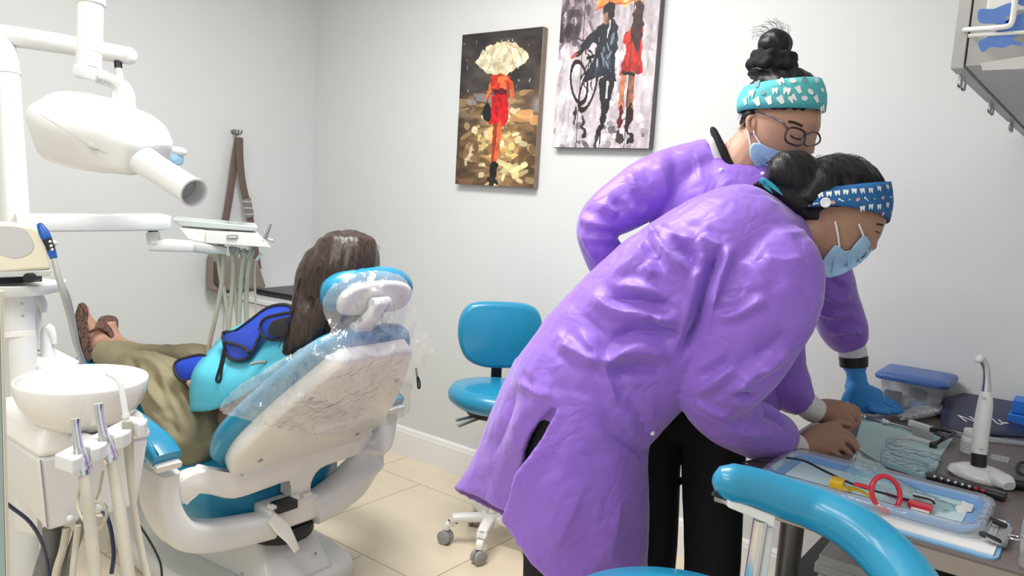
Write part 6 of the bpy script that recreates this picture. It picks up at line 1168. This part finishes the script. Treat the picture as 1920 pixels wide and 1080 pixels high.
# ---- clipboard with paper under the tray
cl = thing('clipboard', 'blue clipboard with white papers and a steel clip at the counter corner, under the tray', 'clipboard', (-.25, 1.7, ZT))
def rplate(name, x0, x1, y0, y1, z0, th, r, m, parent, bev=0): b = NB(); extrude(b, rrect(x1-x0, y1-y0, r, 5, (x0+x1)/2, (y0+y1)/2), (0, 0, ZT+z0), (1, 0, 0), (0, 1, 0), (0, 0, 1), 0, th, bev); return link(name, b, m, parent, angle=50)
rplate('board', -.44, -.100, 1.575, 1.80, 0, .004, .02, 'clip_blue', cl); rplate('paper', -.43, -.108, 1.588, 1.79, .0042, .003, .001, 'paper_white', cl)
b = NB(); bar(b, [V(-.104, 1.645, ZT+.010), V(-.104, 1.74, ZT+.010)], .022, .010); k_ = link('clip_plate', b, 'steel', cl)
b = NB(); P_ = [V(-.102, 1.745, ZT+.014), V(-.125, 1.745, ZT+.02), V(-.128, 1.735, ZT+.020), V(-.128, 1.64, ZT+.020), V(-.125, 1.63, ZT+.02), V(-.102, 1.63, ZT+.014)]; tube(b, P_, .0025, 8); link('clip_wire', b, 'steel', k_)
for y in (1.735, 1.64): b = NB(); tube(b, [V(-.107, y, ZT+.016), V(-.133, y, ZT+.021)], .0055, 10, round_end=True); link('clip_tip', b, 'black_rubber', k_)
b = NB(); P_ = [V(-.085+.010*math.cos(t), 1.67+.010*math.sin(t), ZT+.020) for t in [2*PI*i/20 for i in range(21)]]; tube(b, P_, .0018, 6); link('clip_ring', b, 'chrome', k_)
# ---- blue tray with liner and film wrap
ty = thing('instrument_tray', 'light blue plastic instrument tray lined with pale paper and wrapped in clear film', 'tray', (-.35, 1.75, ZT))
x0, x1, y0, y1 = -.548, -.140, 1.632, 1.850
b = NB(); zz = ZT+.0085
rg = [(0, .026, 0), (.006, .026, 0), (.012, .024, .0), (.022, .007, 0)]
def rr_ring(ins, z, r): return [V(p[0], p[1], z) for p in rrect(x1-x0-2*ins, y1-y0-2*ins, r, 6, (x0+x1)/2, (y0+y1)/2)]
skin(b, [rr_ring(.012, zz, .03), rr_ring(.003, zz+.012, .036), rr_ring(0, zz+.018, .038), rr_ring(.006, zz+.019, .033), rr_ring(.012, zz+.010, .028), rr_ring(.022, zz+.003, .02)]); link('tray_shell', b, 'tray_blue', ty, angle=50)
rplate('liner', x0+.028, x1-.034, y0+.024, y1-.026, .0118, .001, .004, 'paper_cyan', ty)
b = NB(); skin(b, [rr_ring(-.010, zz+.004, .04), rr_ring(-.012, zz+.014, .045), rr_ring(-.006, zz+.024, .042), rr_ring(.006, zz+.024, .034), rr_ring(.014, zz+.015, .028)], cap=False); me = b
fw = link('film_wrap', b, 'clear_plastic', ty, angle=180); ripple(fw.data, .004, 40, 4, 2)
ZB = .0132
rg_ = thing('xray_ring_holder', 'red aiming ring film holder lying on the tray paper', 'film holder', T(1660, 945))
b = NB(); c = at(1661, 925, 1.545); X = (CR*.98+CD*.1+CF*.1).normalized(); Yv = (CD*.97-CF*.2).normalized(); P_ = [c+X*.0300*math.cos(t)+Yv*.0335*math.sin(t) for t in [2*PI*i/40 for i in range(41)]]; tube(b, P_, .0052, 10, cap=False); link('ring', b, 'red_plastic', rg_)
b = NB(); bar(b, [at(1634, 916, 1.545), at(1620, 911, 1.56), at(1604, 908, 1.575)], [.010, .008, .012], [.008, .007, .008]); link('ring_tab', b, 'red_plastic', rg_)
b = NB(); bar(b, [T(1660, 925, .02), T(1705, 940, .02)], .006, .006); link('bite_arm', b, 'red_plastic', rg_)
bb3 = thing('bite_block', 'red and white bite block on a rod beside the red ring', 'film holder', T(1727, 955))
b = NB(); bar(b, [T(1704, 942, .022), T(1748, 954, .022)], .022, .012, pw=6); link('block', b, 'red_plastic', bb3, angle=50)
b = NB(); bar(b, [T(1712, 931, .024), T(1750, 941, .022)], .016, .012, pw=5); link('pad', b, 'paper_white', bb3)
b = NB(); bar(b, [T(1708, 955, .014), T(1742, 964, .014)], .014, .010, pw=5); link('pad', b, 'paper_white', bb3)
b = NB(); tube(b, [T(1712, 929, .031), T(1744, 937, .031), T(1752, 944, .028)], .0025, 8, smooth=3); link('rubber_edge', b, 'black_rubber', bb3)
ye = thing('yellow_film_holder', 'yellow plastic film holder with a long arm on the tray paper', 'film holder', T(1600, 925))
b = NB(); bar(b, [T(1558, 906, .022), T(1582, 912, .022)], .034, .028, pw=6); bar(b, [T(1570, 914, .018), T(1585, 928, .014)], .026, .018, pw=5); link('bite_piece', b, 'yellow_plastic', ye, angle=50)
b = NB(); tube(b, [T(1578, 917, .015), T(1600, 917, .015), T(1622, 926, .012), T(1640, 946, .008)], [.006, .005, .005, .0055], 8, smooth=4); link('arm', b, 'yellow_plastic', ye)
cable('sensor_cable', 'thin black sensor cable running across the tray to the bite block', [T(1392, 868, .02), T(1440, 858, .028), T(1500, 862, .03), T(1550, 885, .03), T(1600, 908, .03), T(1660, 926, .03), T(1706, 938, .026)], .0026, 'black_rubber', 8, 'cable')
tw = thing('plastic_pouch', 'crumpled clear teal sterilising pouch lying along the tray', 'pouch', T(1700, 920))
cloth('pouch_film', [[(1594, 862, 1.76), (1606, 846, 1.80), (1622, 856, 1.785), (1640, 862, 1.79)], [(1586, 880, 1.72), (1604, 874, 1.715), (1630, 880, 1.72), (1664, 884, 1.735)], [(1606, 905, 1.66), (1640, 898, 1.665), (1680, 902, 1.675), (1710, 912, 1.68)], [(1660, 915, 1.63), (1700, 920, 1.628), (1730, 924, 1.64), (1750, 930, 1.645)], [(1730, 940, 1.575), (1760, 940, 1.59), (1780, 944, 1.60), (1792, 950, 1.60)], [(1770, 960, 1.545), (1785, 958, 1.56), (1798, 956, 1.57), (1806, 956, 1.58)]], 'clear_teal', tw, th=0)
ripple(tw.children[0].data, .006, 45, 6, 2)
tag(pxpatch('paper_scrap', [(1790, 950), (1804, 946), (1804, 938), (1814, 943), (1826, 946), (1822, 960), (1812, 960), (1806, 971), (1796, 962)], plane_depth((1790, 950, 1.575), (1826, 946, 1.585), (1806, 971, 1.545)), .001, .004, 'paper_white', None, 0), 'small torn scrap of white paper at the right end of the tray', 'paper')
# ---- curing light on its stand
cu_ = thing('curing_light', 'white cordless curing light standing upright in its charging base', 'curing light', T(1838, 905))
bs = T(1838, 898); up = V(0, 0, 1)
b = NB(); lathe(b, [(0, 0), (.055, 0), (.062, .008), (.058, .018), (.04, .027), (.022, .031), (0, .031)], bs, up, 40, 1.15, .85, (1, -.2, 0)); link('base', b, 'white_plastic', cu_, angle=60)
b = NB(); bar(b, [T(1862, 893, .016), T(1880, 902, .018), T(1893, 912, .014)], [.055, .05, .03], [.03, .03, .02], smooth=4, pw=3); link('base_lobe', b, 'white_plastic', cu_, angle=60)
Dc = depth(bs)-.0; b = NB(); tube(b, [at(1834, 880, Dc), at(1836, 848, Dc)], .0165, 22); link('collar', b, 'black_plastic', cu_, bevel=.002)
b = NB(); tube(b, [at(1836, 850, Dc), at(1841, 800, Dc), at(1847, 760, Dc), at(1849, 734, Dc)], [.0165, .0175, .0165, .012], 22, smooth=4); hb3 = link('handle', b, 'white_plastic', cu_)
for q in ((1840, 842), (1845, 746)): b = NB(); ball(b, at(q[0], q[1], Dc-.0165), .0035, n=10); link('button', b, 'panel_grey', hb3)
b = NB(); tube(b, [at(1849, 738, Dc), at(1850, 712, Dc), at(1849, 690, Dc), at(1843, 677, Dc), at(1837, 670, Dc)], [.0115, .0085, .008, .008, .0085], 14, smooth=4); link('light_guide', b, 'steel', cu_)
b = NB(); tube(b, [at(1838, 671, Dc-.002), at(1835, 674, Dc-.002)], .0085, 12, round_end=True); link('guide_tip', b, 'elastic_white', cu_)
rc = thing('remote_control', 'slim black remote with small buttons under the curing light base', 'remote', T(1800, 915))
b = NB(); bar(b, [T(1737, 891, .009), T(1800, 908, .009), T(1885, 932, .009)], .03, .016, pw=5); r_ = link('case', b, 'black_plastic', rc, angle=50)
for i in range(8): x = 1752+i*13; b = NB(); ball(b, T(x, 890+(x-1737)*.28, .0175), .0042, n=8); link('button', b, 'chrome' if i < 6 else 'red_plastic', r_)
# ---- bottle
bt = thing('small_bottle', 'small white labelled bottle beside the curing light', 'bottle', T(1816, 852))
bp = T(1816, 848); b = NB(); lathe(b, [(0, 0), (.019, 0), (.0205, .003), (.0205, .034), (.019, .04), (.0155, .044), (0, .044)], bp, up, 28); link('bottle_body', b, 'white_plastic', bt, angle=50)
b = NB(); lathe(b, [(.0207, .006), (.0207, .031)], bp, up, 28); link('label', b, 'paper_white', bt)
for z in (.010, .016, .021, .027): b = NB(); lathe(b, [(.0209, z), (.0209, z+.0018)], bp, up, 28); link('label_text', b, 'print_grey', bt)
b = NB(); lathe(b, [(0, .044), (.017, .044), (.0175, .046), (.0175, .060), (.016, .062), (0, .062)], bp, up, 28); link('cap', b, 'white_plastic', bt, angle=50)
# ---- clear container with a blue lid
kc = thing('storage_container', 'clear plastic container with a translucent blue lid at the back of the counter', 'container', T(1720, 765))
kx0, kx1, ky0, ky1 = -.535, -.355, 2.575, 2.755
def kring(ins, z, r=.025): return [V(p[0], p[1], ZT+z) for p in rrect(kx1-kx0-2*ins, ky1-ky0-2*ins, r, 5, (kx0+kx1)/2, (ky0+ky1)/2)]
b = NB(); skin(b, [kring(.014, .001), kring(.0, .096)], cap=True); link('tub', b, 'clear_plastic', kc, angle=50)
b = NB(); skin(b, [kring(-.012, .094), kring(-.014, .104), kring(-.008, .112), kring(.02, .116)]); link('lid', b, 'lid_blue', kc, angle=50)
for i, (x, y, m_, sz) in enumerate(((-.50, 2.63, 'navy_cloth', (.05, .03, .045)), (-.46, 2.66, 'paper_white', (.04, .05, .03)), (-.42, 2.63, 'tray_blue', (.05, .03, .03)), (-.39, 2.68, 'panel_grey', (.03, .04, .04)), (-.44, 2.70, 'navy_cloth', (.06, .04, .05)))): b = NB(); addbox(b, (x, y, ZT+.004+sz[2]/2), sz, (.0, 0, .5*i)); tag(link('packet', b, m_, bevel=.004), ['dark packet inside the lidded container, nearest its left side', 'white packet in the middle of the lidded container', 'light blue packet at the front of the lidded container', 'grey packet at the right inside the lidded container', 'dark packet at the back inside the lidded container'][i], 'packet', 'packets inside the container')
# ---- bubble sleeve, pouch, boxes
b = NB(); bar(b, [T(1692, 783, .012), T(1730, 772, .017), T(1770, 764, .018), T(1800, 757, .014)], [.035, .06, .055, .03], [.014, .026, .026, .016], smooth=6, n=22, pw=2.6); bw_ = tag(link('bubble_sleeve', b, 'bubble_film', angle=180), 'clear bubble wrap sleeve lying in front of the lidded container', 'bubble wrap')
b = NB()
for i in range(9):
    for j in range(-2, 3): c = T(1698+i*12, 781-i*2.9, .026)+V(.3, .95, 0)*j*.010; ball(b, c+V(0, 0, -.003*abs(j)), .0055, .0055, .003, n=8)
link('bubbles', b, 'bubble_film', bw_, kind='stuff')
nv = thing('navy_pouch', 'navy zip pouch with white lettering lying on the counter behind the curing light', 'pouch', T(1830, 800))
b = NB(); b0 = [T(*q) for q in ((1764, 806), (1790, 815), (1925, 822), (1935, 790), (1800, 765), (1762, 770))]; hh_ = [.014, .014, .014, .056, .056, .046]; cc = sum(b0, V(0, 0, 0))/6
skin(b, [b0, [p+V(0, 0, h*.7) for p, h in zip(b0, hh_)], [p.lerp(cc, .10)+V(0, 0, h) for p, h in zip(b0, hh_)]]); pch = link('pouch_body', b, 'navy_cloth', nv, bevel=.006, seg=3)
b = NB(); bar(b, [T(1768, 808, .006), T(1840, 822, .006), T(1930, 832, .006)], .03, .012, pw=3); link('pouch_hem', b, 'clear_plastic', nv)
pbv = bvh_obj(pch)
for tx, x, y, sz in (('N', 1816, 787, .030), ('U', 1872, 792, .02), ('-', 1884, 792, .03)):
    h = pbv.ray_cast(CAM, ray(x, y).normalized())
    if h[0]:
        nn = h[1]; uy = nn.cross(CR).normalized(); uy = -uy if uy.dot(CD) > 0 else uy; ux = nn.cross(CD).normalized(); ux = -ux if ux.dot(CR) < 0 else ux
        uy = uy*min(3, 1/max(.2, abs(uy.dot(CD)))); ux = (ux/max(.4, ux.dot(CR))+uy*-.12); text('lettering', tx, sz, mtx(h[0]+nn*.001, ux*1.7, uy*.8+ux*.15, nn), 'print_white', nv, .0006)
b = NB(); c = T(1842, 760, .02); bar(b, [c+V(-.05, -.01, 0), c, c+V(.05, .02, 0)], [.03, .05, .03], [.03, .045, .03], smooth=4, pw=2.5); tag(link('dark_case', b, 'bag_dark', angle=180), 'small dark brown case at the wall behind the navy pouch', 'case')
for i, (x0_, y0_, w_, h_, z, m_, lab) in enumerate(((-.19, 2.62, .16, .05, 0, 'box_blue', 'bright blue box at the right edge of the counter'), (-.185, 2.63, .15, .04, .0505, 'box_blue', 'bright blue box stacked on top of another blue box'), (-.15, 2.715, .10, .115, 0, 'box_teal', 'teal box standing at the wall behind the blue boxes'))): b = NB(); addbox(b, (x0_+w_/2, y0_+(.035 if i < 2 else .025), ZT+z+h_/2), (w_, .075 if i < 2 else .05, h_-.0005)); tag(link('carton', b, m_, bevel=.003), lab, 'box')
tag(flatpoly('sticker', [(1859, 851), (1893, 858), (1890, 868), (1856, 861)], 0, .0004, 'sticker'), 'small pale printed label stuck on the counter beside the curing light', 'label')
for i in range(4): b = NB(); tube(b, [T(1861+i*8, 854+i*1.8, .0006), T(1859+i*8, 861+i*1.8, .0006)], .0006, 4); link('label_text', b, 'print_grey', bpy.data.objects['sticker'])
cable('coiled_cable', 'black cable coiled on the counter at the right edge', [T(1925, 868, .006), T(1912, 868, .006), T(1908, 880, .006), T(1918, 890, .006), T(1935, 892, .006)], .0035, 'black_rubber', 8, 'cable')
ad = thing('charger', 'black charger block at the right edge of the counter behind the curing base', 'charger', T(1900, 905))
b = NB(); bar(b, [T(1890, 902, .012), T(1930, 910, .012)], .04, .022, pw=5); link('charger_body', b, 'black_plastic', ad, angle=50)
# ---- glass jar of orthodontic wires
jr = thing('wire_jar', 'clear glass jar of small metal wires at the right edge of the counter', 'jar', T(1915, 1060))
jc = V(-.040, 1.592, ZT); b = NB(); lathe(b, [(0, .002), (.028, .002), (.032, .008), (.034, .07), (.032, .09), (.029, .10)], jc, up, 30); link('glass', b, 'clear_glass', jr, angle=60)
rs = random.Random(8)
for i in range(24): a = rs.uniform(0, 6.28); r = rs.uniform(0, .022); p = jc+V(r*math.cos(a), r*math.sin(a), rs.uniform(.006, .05)); q = p+V(rs.uniform(-.02, .02), rs.uniform(-.02, .02), rs.uniform(.01, .035)); b = NB(); tube(b, [p, p.lerp(q, .5)+V(.004, 0, 0), q], .0012, 5, smooth=3); link('wire', b, 'chrome', jr)
